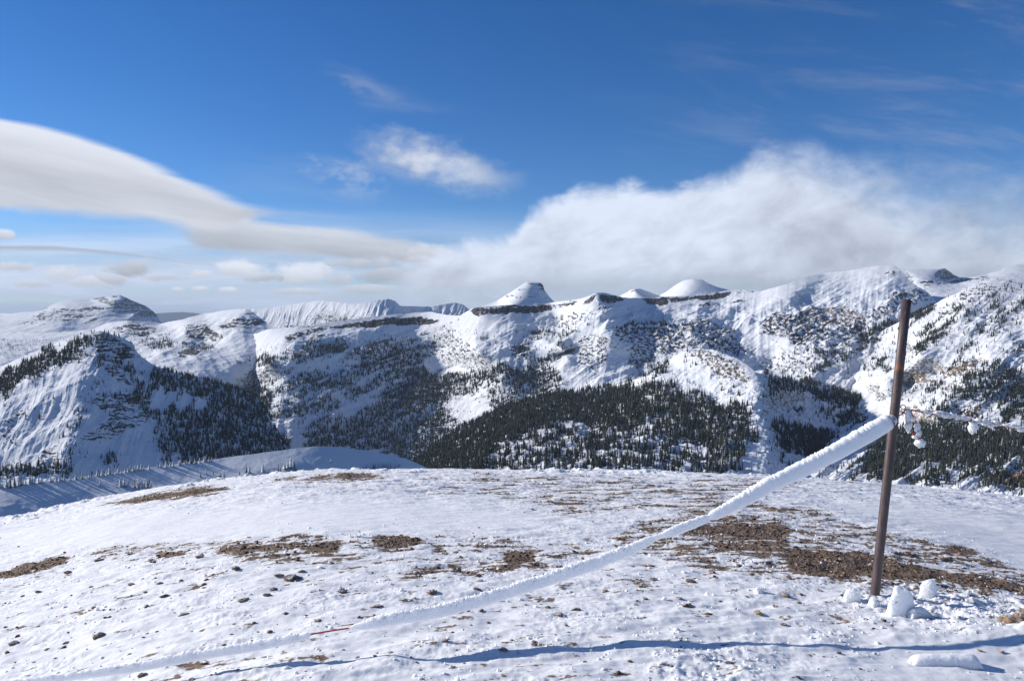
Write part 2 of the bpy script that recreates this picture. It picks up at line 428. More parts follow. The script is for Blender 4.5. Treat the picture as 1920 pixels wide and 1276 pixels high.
# ------------------------------------------------------------------ painted plans of forest and rock
FOREST = paint([
    # left mountain
    (.75, z1((500, 320), (560, 330), (480, 420), (400, 500), (250, 540), (150, 580), (60, 650), (0, 690), (-300, 800), (-300, 640), (0, 540), (150, 470), (300, 400), (430, 340))),
    (.50, z1((520, 310), (700, 345), (770, 420), (760, 480), (640, 470), (520, 430))),
    (.97, z1((840, 510), (1000, 540), (1200, 580), (1350, 610), (1480, 640), (1520, 700), (1480, 800), (1560, 900), (1640, 1000), (1300, 1060), (1050, 1060), (1000, 900), (900, 740), (1180, 740), (1150, 690), (1000, 650), (860, 640))),
    (.62, z1((640, 480), (780, 470), (860, 640), (900, 740), (1000, 900), (1050, 1060), (900, 1060), (860, 860), (760, 640))), (.5, z1((500, 420), (640, 470), (640, 590), (540, 560))),
    (.70, z1((920, 960), (1050, 940), (1100, 1060), (900, 1060))), (.8, z1((560, 1000), (640, 960), (690, 1060), (500, 1080))),
    (.85, z1((-300, 1060), (0, 1060), (400, 1050), (420, 1130), (-300, 1160))),
    (.50, z1((430, 700), (470, 730), (400, 1060), (310, 1060), (360, 850))), (.65, z1((310, 650), (320, 670), (200, 790), (0, 1010), (-20, 990), (180, 770))),
    (.40, z1((440, 560), (560, 560), (850, 700), (850, 800), (440, 760))), (.35, z1((850, 720), (920, 760), (980, 900), (880, 860))), (.35, z1((480, 590), (500, 580), (480, 720), (440, 700))),
    # valley behind and benches
    (.30, z1((-200, 340), (300, 340), (330, 380), (100, 440), (-200, 470))), (1., z1((780, 358), (970, 370), (975, 408), (780, 394))), (1., z1((995, 364), (1200, 374), (1200, 408), (995, 398))),
    (.65, z1((1250, 460), (1400, 440), (1540, 410), (1560, 440), (1400, 500), (1260, 475))), (.5, z1((600, 250), (880, 240), (880, 262), (600, 275))), (.4, z1((850, 340), (960, 300), (980, 370), (870, 370))),
    (.16, z1((600, 270), (1000, 270), (1000, 380), (600, 380))), (.5, z1((930, 400), (970, 400), (900, 470), (870, 480))), (.5, z1((1160, 410), (1190, 420), (1100, 530), (1070, 530))), (.35, z1((1340, 500), (1420, 490), (1400, 590), (1340, 590))),
    # central slope
    (.75, z2((1080, 290), (1000, 325), (800, 400), (640, 440), (560, 450), (700, 480), (850, 425), (1010, 355))),
    (.56, z2((-100, 560), (280, 410), (520, 405), (700, 420), (1000, 360), (1180, 340), (950, 480), (900, 640), (700, 680), (400, 800), (300, 900), (100, 950), (-200, 960))),
    (1.0, z2((-200, 900), (0, 930), (100, 960), (150, 1010), (60, 1080), (-200, 1080))),
    (.88, z2((220, 930), (500, 820), (700, 690), (850, 650), (1000, 700), (1000, 850), (1040, 950), (1000, 1060), (930, 1160), (700, 1080), (480, 1030), (200, 1030))),
    (.82, z2((850, 640), (1100, 600), (1350, 550), (1600, 570), (1700, 640), (1600, 690), (1900, 700), (1450, 800), (1240, 800), (1230, 700), (1100, 740), (1000, 700))),
    (.45, z2((1350, 470), (1400, 400), (1700, 330), (1850, 340), (1700, 400), (1680, 500), (1650, 570), (1450, 560))), (.8, z2((1320, 362), (1560, 362), (1560, 385), (1320, 380))), (.35, z2((1180, 400), (1330, 380), (1330, 560), (1200, 560))),
    (.5, z2((1500, 350), (1830, 260), (1840, 285), (1540, 365))), (.55, z2((900, 480), (960, 420), (1150, 330), (1150, 350), (1000, 440), (920, 560))),
    (.92, [(770, 690), (830, 715), (850, 790), (935, 800), (900, 910), (750, 910), (740, 800)]),
    # forested bench, spur
    (.84, z3((-100, 900), (0, 850), (250, 740), (430, 700), (700, 680), (850, 650), (880, 700), (1080, 640), (1160, 700), (1250, 720), (1350, 780), (1530, 760), (1530, 900), (1600, 960), (1500, 1000), (1450, 1170), (1280, 1170), (1300, 1010), (1100, 1000), (900, 880), (1040, 880), (1020, 830), (900, 890), (860, 930), (700, 900), (550, 880), (300, 910), (150, 960), (0, 1080), (-100, 1100))),
    (.52, z3((-100, 1080), (150, 960), (300, 910), (700, 900), (900, 900), (1100, 1000), (1290, 1060), (1280, 1180), (-100, 1180))), (.6, z3((0, 1090), (1290, 1100), (1290, 1180), (0, 1180))), (.6, z3((420, 900), (470, 900), (470, 1100), (420, 1100))), (.6, z3((620, 940), (720, 900), (780, 1050), (640, 1060))),
    (.26, z3((1090, 640), (1180, 470), (1250, 460), (1450, 520), (1520, 640), (1350, 620), (1200, 560))), (.5, z3((1350, 640), (1470, 700), (1470, 760), (1350, 720))), (.5, z3((840, 560), (1060, 520), (1080, 640), (900, 690))),
    (.3, z3((1600, 640), (1800, 690), (1800, 760), (1640, 800))), (.14, z3((1280, 840), (1600, 800), (1610, 960), (1280, 980))), (.25, z3((1480, 1000), (1780, 1040), (1780, 1180), (1480, 1180))),
    (.9, z3((730, 345), (1000, 312), (1250, 300), (1250, 318), (1000, 335), (760, 360))), (.2, z3((840, 330), (1450, 320), (1500, 500), (1050, 500), (850, 540))),
    # shaded hollow between spur and right slope
    (.97, z4((340, 620), (500, 640), (700, 690), (870, 740), (880, 800), (750, 765), (540, 725), (380, 665))), (.55, z4((360, 670), (440, 670), (440, 780), (360, 760))), (.45, z4((480, 780), (590, 780), (590, 830), (480, 830))),
    (.88, z4((400, 860), (560, 890), (740, 920), (720, 1000), (560, 1070), (440, 1000))), (.5, z4((620, 750), (900, 800), (900, 900), (760, 900), (620, 820))), (.4, z4((600, 1060), (900, 1060), (900, 1180), (600, 1180))),
    # right slope
    (.93, z4((900, 1000), (1080, 880), (1150, 850), (1300, 850), (1420, 950), (1720, 920), (2000, 930), (2000, 1080), (1720, 1060), (1450, 1100), (1200, 1090), (1050, 1170), (880, 1170))), (.68, z4((1330, 760), (1400, 650), (1550, 560), (1670, 570), (1720, 650), (2000, 700), (2000, 850), (1720, 850), (1500, 760))),
    (.62, z4((1110, 520), (1200, 410), (1380, 300), (1400, 330), (1250, 430), (1200, 520))), (.45, z4((1330, 500), (1720, 190), (2000, 20), (2000, 150), (1720, 290), (1500, 450), (1400, 510))), (.42, z4((1110, 790), (1250, 700), (1330, 620), (1340, 700), (1200, 800))),
    (.95, z4((1110, 300), (1255, 245), (1262, 268), (1110, 335), (900, 425), (700, 545), (640, 625), (600, 615), (720, 510), (900, 395))), (.3, z4((700, 600), (900, 450), (1030, 420), (1040, 600), (900, 640), (720, 680))), (.55, z4((560, 600), (700, 560), (720, 600), (600, 650))),
    (.5, z4((1150, 870), (1300, 760), (1500, 800), (1720, 830), (1720, 950), (1400, 940))), (.5, z4((1050, 1080), (2000, 1040), (2000, 1260), (1300, 1220), (1050, 1180))), (.6, z4((1530, 1180), (2000, 1140), (2000, 1280), (1560, 1240))),
    (.30, z4((900, 420), (1260, 280), (1480, 130), (2000, 100), (2000, 800), (1100, 900))), (.34, z4((420, 480), (800, 440), (800, 600), (500, 640))),
], 3.2)
ROCK = paint([
    # rims and cliffs
    (1.0, z2((350, 335), (520, 308), (700, 288), (860, 280), (975, 300), (950, 320), (830, 322), (720, 327), (600, 342), (500, 338), (360, 347))), (.75, z2((90, 400), (240, 350), (340, 335), (350, 345), (230, 380), (110, 420))), (.62, z2((230, 395), (330, 380), (330, 395), (240, 408))), (.65, z2((0, 345), (90, 335), (340, 325), (340, 333), (90, 347))),
    (1.0, z2((1140, 245), (1170, 228), (1600, 213), (1600, 247), (1540, 262), (1420, 264), (1350, 272), (1250, 257), (1180, 278))), (.62, z2((1600, 213), (1760, 180), (1745, 212), (1600, 247))),
    (.85, z3((565, 215), (620, 172), (660, 152), (640, 198), (600, 215))), (1.0, z3((662, 158), (805, 172), (805, 200), (740, 207), (680, 200))), (.8, z3((650, 225), (750, 230), (750, 243), (650, 241))), (1.0, z3((910, 180), (1060, 172), (1060, 215), (1020, 224), (950, 210))), (.92, z3((1060, 177), (1300, 152), (1420, 140), (1400, 166), (1280, 192), (1200, 182), (1070, 202))), (.8, z3((1220, 213), (1360, 203), (1360, 218), (1240, 226))), (.8, z3((1400, 198), (1480, 188), (1480, 211), (1410, 214))), (.6, z3((1440, 130), (1560, 130), (1560, 150), (1440, 145))),
    (.6, z3((250, 90), (352, 96), (354, 107), (246, 102))), (.85, z3((335, 92), (358, 105), (370, 142), (346, 134))), (.58, z3((240, 116), (345, 119), (350, 131), (230, 128))), (.55, z3((150, 160), (400, 172), (410, 182), (140, 172))), (.55, z3((235, 124), (215, 150), (205, 150), (225, 120))),
    # dome and rocky bands
    (.5, z4((1030, 180), (1170, 160), (1250, 230), (1180, 250), (1040, 225))), (.42, z4((640, 125), (680, 120), (680, 140), (640, 145))), (.5, z4((990, 80), (1050, 75), (1050, 105), (990, 105))), (.45, z4((450, 270), (570, 235), (570, 245), (460, 285))), (.7, z4((1020, 212), (1120, 200), (1120, 214), (1030, 224))),
    (.56, z3((730, 350), (850, 320), (1000, 320), (1250, 305), (1350, 330), (1450, 400), (1480, 450), (1550, 500), (1480, 520), (1350, 470), (1250, 460), (1150, 470), (1050, 500), (930, 560), (830, 560), (850, 450), (760, 400))),
    (.60, z4((350, 340), (420, 290), (560, 290), (650, 265), (780, 260), (900, 320), (900, 420), (750, 440), (560, 470), (450, 430), (360, 420))), (.42, z4((300, 560), (560, 480), (900, 420), (1020, 380), (800, 560), (560, 640), (400, 600))), (.5, z4((900, 300), (1000, 240), (1070, 230), (1060, 300), (920, 380))),
    (.42, z2((1080, 400), (1200, 470), (1260, 560), (1100, 560), (900, 500), (930, 420))), (.5, z2((1360, 450), (1480, 430), (1500, 540), (1380, 540))), (.5, z3((540, 420), (640, 360), (720, 420), (720, 540), (640, 600), (560, 560))), (.40, z2((500, 480), (900, 420), (860, 620), (600, 640))),
    (.40, z3((400, 290), (600, 230), (680, 260), (600, 320), (400, 340))),
    # left mountain
    (.56, z1((480, 690), (560, 650), (760, 660), (850, 680), (850, 800), (700, 880), (550, 920), (440, 915), (600, 820), (620, 760))), (.56, z1((520, 310), (660, 340), (770, 420), (730, 460), (640, 470), (700, 560), (750, 610), (640, 590), (550, 470))), (.45, z1((1100, 640), (1240, 600), (1240, 660), (1150, 680))), (.42, z1((0, 840), (140, 720), (160, 740), (0, 960))), (.42, z1((250, 960), (330, 940), (330, 1050), (200, 1050))),
    # benches
    (.55, z1((600, 290), (740, 262), (900, 290), (860, 325), (700, 325))), (.64, z1((1030, 272), (1150, 262), (1230, 320), (1220, 362), (1060, 352))), (.62, z1((1200, 292), (1400, 200), (1500, 250), (1420, 300), (1330, 290))), (.6, z1((1000, 420), (1060, 395), (1150, 410), (1100, 440), (1000, 440))), (.5, z1((1580, 360), (1830, 310), (1830, 340), (1600, 375))), (.5, z1((1420, 530), (1560, 500), (1520, 600), (1420, 600))),
    # far left peak strata
    (.43, z1((240, 185), (380, 170), (560, 163), (640, 160), (780, 150), (860, 190), (892, 232), (860, 238), (780, 200), (560, 205), (430, 235), (400, 258), (280, 250), (60, 255), (200, 225))),
    # spur
    (.56, z3((1160, 500), (1250, 530), (1350, 620), (1430, 650), (1530, 640), (1450, 540), (1340, 490), (1280, 470), (1180, 470))), (.8, z3((780, 1070), (850, 1060), (920, 1110), (900, 1150), (790, 1120))), (.6, z4((480, 780), (590, 780), (590, 815), (480, 815))), (.55, z4((690, 820), (900, 800), (900, 870), (700, 850))),
    # right slope
    (.70, z4((1290, 600), (1400, 540), (1490, 550), (1470, 570), (1400, 620), (1300, 640))), (.66, z4((1100, 610), (1230, 600), (1200, 660), (1110, 650))), (.55, z4((1180, 790), (1500, 790), (1500, 850), (1200, 830))), (.9, z4((1530, 1140), (1720, 1110), (2000, 1090), (2000, 1190), (1720, 1205), (1540, 1200))), (.45, z4((1260, 280), (1500, 140), (1720, 170), (1720, 200), (1500, 230), (1300, 330))), (.5, z4((860, 570), (960, 550), (960, 600), (860, 600))), (.42, z4((1000, 700), (1200, 640), (1300, 640), (1050, 770))), (.42, z4((1250, 700), (1500, 560), (1560, 600), (1300, 740))), (.6, z4((1160, 130), (1400, 120), (1530, 105), (1540, 120), (1400, 140), (1200, 152))),
], 0.8)
TAN = paint([(.5, z3((1160, 470), (1300, 470), (1530, 600), (1500, 680), (1200, 600))), (1., z3((760, 1060), (920, 1060), (920, 1150), (760, 1150))), (.5, z4((1040, 520), (2000, 480), (2000, 900), (1040, 860))), (.8, z4((1500, 1080), (2000, 1080), (2000, 1210), (1500, 1210))), (.6, z4((600, 250), (900, 250), (900, 340), (600, 340)))], 3.0)

def blur_map(m, r):
    kx = np.exp(-0.5 * (np.arange(-3 * r, 3 * r + 1) / r) ** 2); kx /= kx.sum()
    for ax_ in (0, 1): m = np.apply_along_axis(lambda a: np.convolve(a, kx, 'same'), ax_, m)
    return m
ROCKSOFT = blur_map(ROCK, 5)
# ------------------------------------------------------------------ mountain sheets
SHEETS = {}
def tps(ctrl, px, py):
    c = np.array(ctrl, float)
    sx, sy = 100.0, 60.0
    X = np.stack([c[:, 0] / sx, c[:, 1] / sy], 1); y = np.log(c[:, 2])
    k = len(X)
    def phi(r2): return -np.power(r2 + 1e-6, 0.60)
    D = ((X[:, None] - X[None]) ** 2).sum(-1)
    A = np.zeros((k + 3, k + 3)); A[:k, :k] = phi(D) - np.eye(k) * 0.004
    A[:k, k] = 1; A[:k, k + 1:] = X; A[k, :k] = 1; A[k + 1:, :k] = X.T
    w = np.linalg.solve(A, np.concatenate([y, np.zeros(3)]))
    q = np.stack([px.ravel() / sx, py.ravel() / sy], 1)
    out_ = np.zeros(len(q))
    for s in range(0, len(q), 60000):
        qq = q[s:s + 60000]
        d2 = ((qq[:, None] - X[None]) ** 2).sum(-1)
        out_[s:s + 60000] = phi(d2) @ w[:k] + w[k] + qq @ w[k + 1:]
    return np.exp(out_).reshape(px.shape)

def plane(anchor, alpha, s_, pts):
    # depths of points lying on a slope through the anchor; alpha: downhill direction, 0 = right, 90 = towards the viewer
    px0, py0, d0 = anchor
    u0, v0 = ray(px0, py0); ca, sa_ = math.cos(R(alpha)), math.sin(R(alpha))
    num = v0 * d0 + s_ * (u0 * d0 * ca - d0 * sa_)
    out_ = []
    for (a, b_) in pts:
        u, v = ray(a, b_)
        out_.append((a, b_, float(num / (v + s_ * (u * ca - sa_)))))
    return out_
def sheet(name, sky_pts, base_pts, ctrl, nx, ny, mat, ribs=(), iso=(120, 10), rock_base=0.1, rock_gain=1.0, strata=0.0, back=(1.25, 60), label=None, seed=1, edge=0.3, quant=0.90, ridges=(), strat_w=0.4, steepen=None):
    ctrl = list(ctrl)
    for rl in ridges:
        for (a, b_) in zip(rl[:-1], rl[1:]):
            m_ = max(1, int(math.hypot(a[0] - b_[0], a[1] - b_[1]) / 14))
            for q_ in range(m_): ctrl.append(tuple(a[i] + (b_[i] - a[i]) * q_ / m_ for i in range(3)))
        ctrl.append(rl[-1])
    ctrl = list({(round(c[0], 1), round(c[1], 1)): c for c in ctrl}.values())
    sp, bp = np.array(sky_pts, float), np.array(base_pts, float)
    x0, x1 = sp[0, 0], sp[-1, 0]
    px = np.linspace(x0, x1, nx)
    sk = np.interp(px, sp[:, 0], sp[:, 1]); bs = np.interp(px, bp[:, 0], bp[:, 1])
    t = np.linspace(0, 1, ny) ** 1.15
    PX = np.broadcast_to(px, (ny, nx)); PY = sk + (bs - sk) * t[:, None]
    D = tps(ctrl, PX, PY)
    if steepen: D = steepen[0] * (D / steepen[0]) ** steepen[1]
    nb = 8
    kb = np.linspace(1, 0, nb, endpoint=False)[:, None]
    Db = D[0] * (1 + (back[0] - 1) * kb); PYb = sk + back[1] * kb ** 1.3
    PX = np.vstack([np.broadcast_to(px, (nb, nx)), PX]); PY = np.vstack([PYb, PY]); D = np.vstack([Db, D])
    T = np.concatenate([-np.linspace(1, 0, nb, endpoint=False), t])[:, None] * np.ones((1, nx))
    rx, rz = ray(PX, PY)
    X, Y, Z = rx * D, D.copy(), rz * D
    w = edge + (1 - edge) * sst(T, 0.0, 0.18); w = np.where(T < 0, edge, w)
    h = 0
    for (kx, ky, lam, asp, amp) in ribs:      # ribs run along the direction (kx, ky)
        L = math.hypot(kx, ky); ux, uy = kx / L, ky / L
        al = (PX * ux + PY * uy) / (lam * asp); ac = (-PX * uy + PY * ux) / lam
        ac = ac + 0.35 * perlin(PX / (lam * 3), PY / (lam * 3), seed + 5)
        h = h + amp * (fbm(ac, al, 4, 0.5, seed + 20, ridged=True) - 0.42)
    lam, amp = iso
    rough = 0.28 + 1.5 * look(ROCKSOFT, PX, PY)
    h = h + amp * (0.6 * (fbm(X / lam, Y / lam, 3, 0.45, seed + 40, ridged=True) - 0.42) + 0.55 * rough * (fbm(X / (lam * 0.35), Y / (lam * 0.35), 5, 0.52, seed + 44, ridged=True) - 0.42))
    Z = Z + (h * w)
    cl = sst(look(ROCK, PX, PY), 0.70, 0.92)
    flute = fbm(PX / 5.5, PY / 18.0, 4, 0.6, seed + 75)
    k_ = 1 + cl * (11.0 * flute + 6.0 * fbm(PX / 40.0, PY / 2.6, 2, 0.5, seed + 81)) / D
    X, Y, Z = X * k_, Y * k_, Z * k_
    # slope from the finished surface
    Pn = np.stack([X, Y, Z], -1)
    du = np.gradient(Pn, axis=1); dv = np.gradient(Pn, axis=0)
    nrm = np.cross(dv, du); nrm /= np.linalg.norm(nrm, axis=-1, keepdims=True) + 1e-9
    nz = np.abs(nrm[..., 2])
    steep = 1 - nz
    q = np.quantile(steep[nb:], quant)
    rk = np.clip(steep / q, 0, 1.6) * 0.32 * rock_gain
    st = fbm(X / (lam * 1.5), Z / (lam * 0.045) + 0.4 * perlin(X / lam, Y / lam, seed), 3, 0.6, seed + 60)
    painted = look(ROCK, PX, PY)
    n1 = fbm(PX / 7.0, PY / 3.4, 5, 0.70, seed + 70)
    n2 = fbm(PX / 5.0, PY / 16.0, 4, 0.62, seed + 75)
    st2 = fbm(PX / 55.0, PY / 3.2 + 0.5 * perlin(PX / 50.0, PY / 50.0, seed), 4, 0.6, seed + 77)
    gate = sst(painted, 0.02, 0.22)
    cliff = sst(painted, 0.8, 0.97)
    rp_ = 0.5 + (painted - 0.5) * 0.85 + gate * (n1 * (1.15 - strat_w * 0.6) + st2 * strat_w) * (1 - 0.62 * cliff) + cliff * (n2 * 0.62 + st2 * 0.45) - 0.05
    rk = np.maximum(rk + n1 * 0.16 + strata * st * 0.5 + (rock_base - 0.1), rp_ - (1 - gate) * 0.5)
    tan = look(TAN, PX, PY)
    V_ = np.stack([X, Y, Z], -1).reshape(-1, 3)
    f = grid_faces(*PX.shape)
    me = mesh_from(name, V_, f[:, ::-1], mat, {'rock': rk, 'tan': tan})
    o = obj(name, me)
    tag(o, label, None, None, 'structure')
    SHEETS[len(SHEETS)] = dict(P=Pn, px=PX, py=PY, t=T, nb=nb, name=name, steep=steep)
    return o

# far blue hills
sheet('hills', [(-400, 590), (0, 588), (150, 592), (300, 587), (340, 585), (380, 588), (700, 592), (1200, 592), (2300, 590)], [(-400, 640), (2300, 640)],
      [(-400, 590, 30000), (960, 590, 32000), (2300, 590, 30000), (-400, 640, 26000), (960, 640, 26000), (2300, 640, 26000)], 500, 20, MT_DARK, (), (2500, 40), 0.62, label='low blue hills on the far horizon', edge=1.0, seed=2)
# far left peak
sheet('mountain', [(-300, 600), (-60, 592), (0, 586), (20, 588), (43, 585), (62, 584), (80, 581), (100, 570), (123, 562), (140, 562.5), (167, 561), (200, 555), (223, 552), (247, 563), (273, 573), (287, 583), (294, 590), (299, 600), (310, 612), (420, 640)],
      [(-300, 680), (420, 680)],
      [(-300, 600, 9000), (0, 586, 8600), (80, 581, 8200), (123, 562, 8500), (170, 561, 8500), (223, 552, 8150), (299, 600, 8100), (80, 583, 8000), (125, 578, 7900), (190, 574, 7850), (213, 562, 7950), (250, 590, 7700), (150, 600, 7500), (60, 600, 7600), (280, 600, 7900), (-100, 640, 7000), (150, 640, 6900), (420, 640, 7600), (300, 640, 7000)],
      560, 150, MT_DARK, (), (520, 34), 0.12, strata=0.35, strat_w=1.0, ridges=[[(223, 552, 8150), (213, 561, 8000), (190, 574, 7860), (125, 578, 7850), (80, 583, 7950), (0, 600, 8000)], [(223, 552, 8150), (235, 575, 7950), (262, 598, 7800)]], seed=5, edge=0.25, label='far snowy peak with a pointed summit', back=(1.2, 40))
# far ribbed range
sheet('mountain', [(290, 620), (320, 604), (350, 596), (383, 587), (433, 580), (460, 579), (500, 577), (550, 570), (600, 563), (620, 565), (647, 568), (662, 571), (687, 568), (710, 562), (727, 560), (740, 564), (750, 573), (783, 574), (810, 575), (830, 571), (853, 567), (868, 571), (880, 580), (920, 600), (960, 620)],
      [(290, 690), (960, 680)],
      [(290, 600, 6000), (460, 579, 5700), (600, 563, 5400), (727, 560, 5200), (800, 575, 6000), (870, 571, 6300), (960, 610, 6200), (300, 680, 5200), (500, 620, 5400), (640, 615, 5050), (740, 600, 4850), (880, 610, 5700), (960, 680, 4800), (600, 680, 4900)],
      900, 150, MT_MID, [(-0.5, 1.0, 15, 5, 17)], (160, 9), 0.17, rock_gain=0.95, seed=8, edge=0.3, quant=0.8, label='long ribbed snowy range behind the valley', back=(1.2, 40))
# castle shaped peak, small white peaks
sheet('mountain', [(840, 610), (900, 575), (933, 563), (960, 546), (975, 536), (986, 528.5), (992, 528), (1003, 529), (1014, 530), (1018, 534), (1021, 544), (1030, 556), (1040, 566), (1080, 580), (1140, 600)],
      [(840, 640), (1140, 640)],
      [(840, 610, 6400), (933, 563, 6100), (988, 528, 5700), (1015, 530, 5700), (1040, 566, 5800), (1140, 600, 6200), (975, 545, 5600), (1010, 548, 5580), (990, 575, 5300), (880, 600, 5400), (1080, 600, 5400), (840, 640, 5000), (1000, 640, 4800), (1140, 640, 5000)],
      420, 110, MT_DARK, (), (220, 3), 0.10, rock_gain=0.6, strata=0.2, strat_w=0.8, ridges=[[(988, 528, 5700), (975, 545, 5560), (955, 568, 5350)], [(1015, 530, 5700), (1012, 548, 5560), (1018, 575, 5300)], [(988, 528, 5700), (1015, 530, 5700), (1021, 544, 5720)]], seed=12, edge=0.3, label='pyramid peak with a flat castle-like top', back=(1.12, 40))
sheet('mountain', [(1110, 600), (1160, 556), (1183, 543), (1200, 541), (1215, 546), (1236, 554), (1250, 546), (1262, 537), (1275, 529), (1285, 524.5), (1300, 523), (1317, 524), (1328, 531), (1345, 538), (1362, 542), (1375, 544), (1400, 556), (1450, 600)],
      [(1110, 640), (1450, 640)],
      [(1110, 600, 7600), (1165, 553, 7400), (1190, 542, 7000), (1236, 554, 7350), (1262, 537, 7200), (1300, 523, 7000), (1362, 542, 6900), (1450, 600, 7000), (1200, 575, 6200), (1300, 560, 6200), (1380, 575, 6200), (1110, 640, 5800), (1280, 640, 5700), (1450, 640, 5800)],
      420, 90, MT_DARK, (), (260, 7), 0.06, ridges=[[(1300, 523, 7000), (1292, 540, 6600), (1272, 560, 6200)], [(1325, 528, 6950), (1345, 548, 6600)]], seed=15, edge=0.3, label='smooth white peaks behind the rim', back=(1.12, 40))
# mesa and far right ridge
sheet('mountain', [(1640, 560), (1680, 530), (1696, 520), (1698, 508), (1715, 504.5), (1740, 505), (1772, 503), (1778, 507), (1787, 514), (1799, 520), (1819, 520), (1852, 513), (1877, 507), (1884, 501), (1906, 496), (1930, 496), (2000, 490), (2200, 505)],
      [(1640, 640), (2200, 640)],
      [(1640, 560, 4600), (1698, 508, 4400), (1772, 503, 4400), (1799, 520, 4500), (1852, 513, 4500), (1906, 496, 4600), (2200, 505, 4700), (1700, 526, 4330), (1780, 527, 4330), (1770, 545, 4000), (1850, 540, 3900), (1760, 575, 3500), (1640, 640, 3300), (1900, 640, 3200), (2200, 640, 3200)],
      620, 150, MT_MID, (), (130, 7), 0.10, strata=0.30, strat_w=0.8, seed=18, edge=0.35, label='dark flat-topped cliff and snowy far ridge', back=(1.15, 40))
sh_m = SHEETS[len(SHEETS) - 1]
# benches and lit lower slopes at the head of the left valley
sheet('mountain', [(-300, 640), (0, 624), (90, 624), (170, 618), (200, 606), (240, 600), (285, 602), (300, 606), (345, 599), (383, 589), (420, 582), (460, 579.5), (472, 584), (500, 604), (530, 618), (600, 640)],
      [(-300, 740), (600, 740)],
      [(-300, 640, 5200), (0, 624, 5000), (170, 618, 4600), (240, 600, 4500), (300, 606, 4600), (383, 589, 4400), (460, 580, 4100), (500, 604, 3950), (600, 640, 3500),
       (-300, 700, 3600), (0, 680, 3500), (150, 660, 3900), (230, 630, 4150), (350, 612, 4050), (390, 640, 3800), (300, 640, 3900), (440, 620, 3720), (300, 660, 3500), (370, 660, 3450), (460, 655, 3480), (300, 690, 3250), (440, 705, 3250), (470, 690, 3350), (540, 660, 3600), (-300, 740, 3000), (200, 740, 3000), (600, 740, 3700), (480, 740, 3300)],
      950, 260, MT_MID, [(0.55, 1.0, 40, 4, 3.5)], (260, 24), 0.10, strata=0.25, strat_w=0.9, ridges=[[(460, 579.5, 4100), (440, 600, 3900), (415, 625, 3750)], [(240, 600, 4500), (235, 640, 4050)], [(300, 606, 4600), (345, 625, 3900), (380, 645, 3750)]], seed=21, edge=0.4, label='snowy benches and open slopes at the valley head', back=(1.12, 30))
sh_c = SHEETS[len(SHEETS) - 1]
# main rim: central slope, cirque, dome
sheet('mountain', [(430, 640), (470, 628), (500, 618), (543, 613), (617, 604), (687, 595), (733, 590), (783, 585), (810, 585), (840, 590), (862, 592), (874, 584), (886, 577), (905, 573.5), (1000, 571), (1033, 567), (1087, 560), (1107, 553), (1117, 549), (1133, 550), (1167, 557), (1207, 560), (1233, 557), (1267, 555.5), (1300, 552), (1343, 548), (1368, 544), (1393, 542), (1410, 545), (1426, 546), (1450, 540), (1473, 534), (1502, 523), (1520, 517), (1545, 512), (1580, 508), (1606, 505), (1640, 500), (1671, 497), (1682, 501), (1693, 512), (1704, 523), (1722, 538), (1740, 549), (1756, 566), (1800, 600)],
      [(430, 900), (800, 905), (1200, 800), (1450, 800), (1800, 830)],
      [(430, 640, 3900), (500, 618, 3600), (687, 595, 3600), (800, 585, 3600), (862, 592, 3400), (905, 573, 3300), (1033, 567, 3400), (1117, 549, 3150), (1207, 560, 3500), (1343, 548, 3600), (1426, 546, 3500), (1545, 512, 3600), (1671, 497, 3500), (1756, 566, 3200), (1800, 600, 3000),
       ] + plane((687, 597, 3560), 76, 0.60, [(500, 690), (540, 640), (620, 630), (700, 622), (790, 610), (700, 660), (830, 650), (560, 700), (640, 720), (520, 760), (600, 780), (480, 800), (700, 780), (780, 820), (800, 740), (850, 690), (430, 900), (800, 900), (620, 850)])
      + plane((905, 576, 3300), 80, 0.55, [(905, 590), (1000, 592), (960, 620), (1050, 600), (1000, 650), (900, 660), (1000, 700), (1060, 660), (940, 720), (1000, 760)])
      + [(430, 720, 3700), (465, 680, 3560), (1117, 565, 3080), (1135, 600, 2950), (1100, 640, 2900), (1140, 680, 2750),
       (1220, 580, 3350), (1350, 570, 3450), (1300, 598, 3100), (1200, 600, 3080), (1400, 595, 3150), (1180, 625, 2900), (1300, 625, 2850), (1420, 620, 2950), (1200, 690, 2760), (1360, 660, 2800), (1450, 680, 2720), (1480, 640, 2750),
       (1500, 560, 3330), (1600, 550, 3300), (1540, 590, 3050), (1640, 580, 3050), (1560, 650, 2650), (1660, 620, 2800), (1520, 700, 2450), (1600, 740, 2300), (1200, 800, 2000), (1450, 800, 2000), (1640, 800, 2050), (1800, 830, 1950)],
      1500, 520, MT_MID, [(-0.93, 0.37, 36, 6, 17), (-0.2, 1.0, 70, 4, 12)], (190, 20), 0.06, ridges=[[(1117, 549, 3150), (1122, 580, 3000), (1140, 603, 2900), (1148, 640, 2800)], [(1671, 497, 3500), (1690, 540, 3250), (1660, 600, 2900)], [(1545, 512, 3600), (1500, 545, 3350), (1470, 600, 2980)], [(1060, 600, 3150), (1050, 640, 2950), (1070, 690, 2760)], [(1300, 610, 3000), (1330, 640, 2800), (1340, 680, 2650)]], seed=24, edge=0.22, label='long snowy rim with dark cliffs, open cirque and rounded white dome', back=(1.12, 30), quant=0.92)
sh_d = SHEETS[len(SHEETS) - 1]
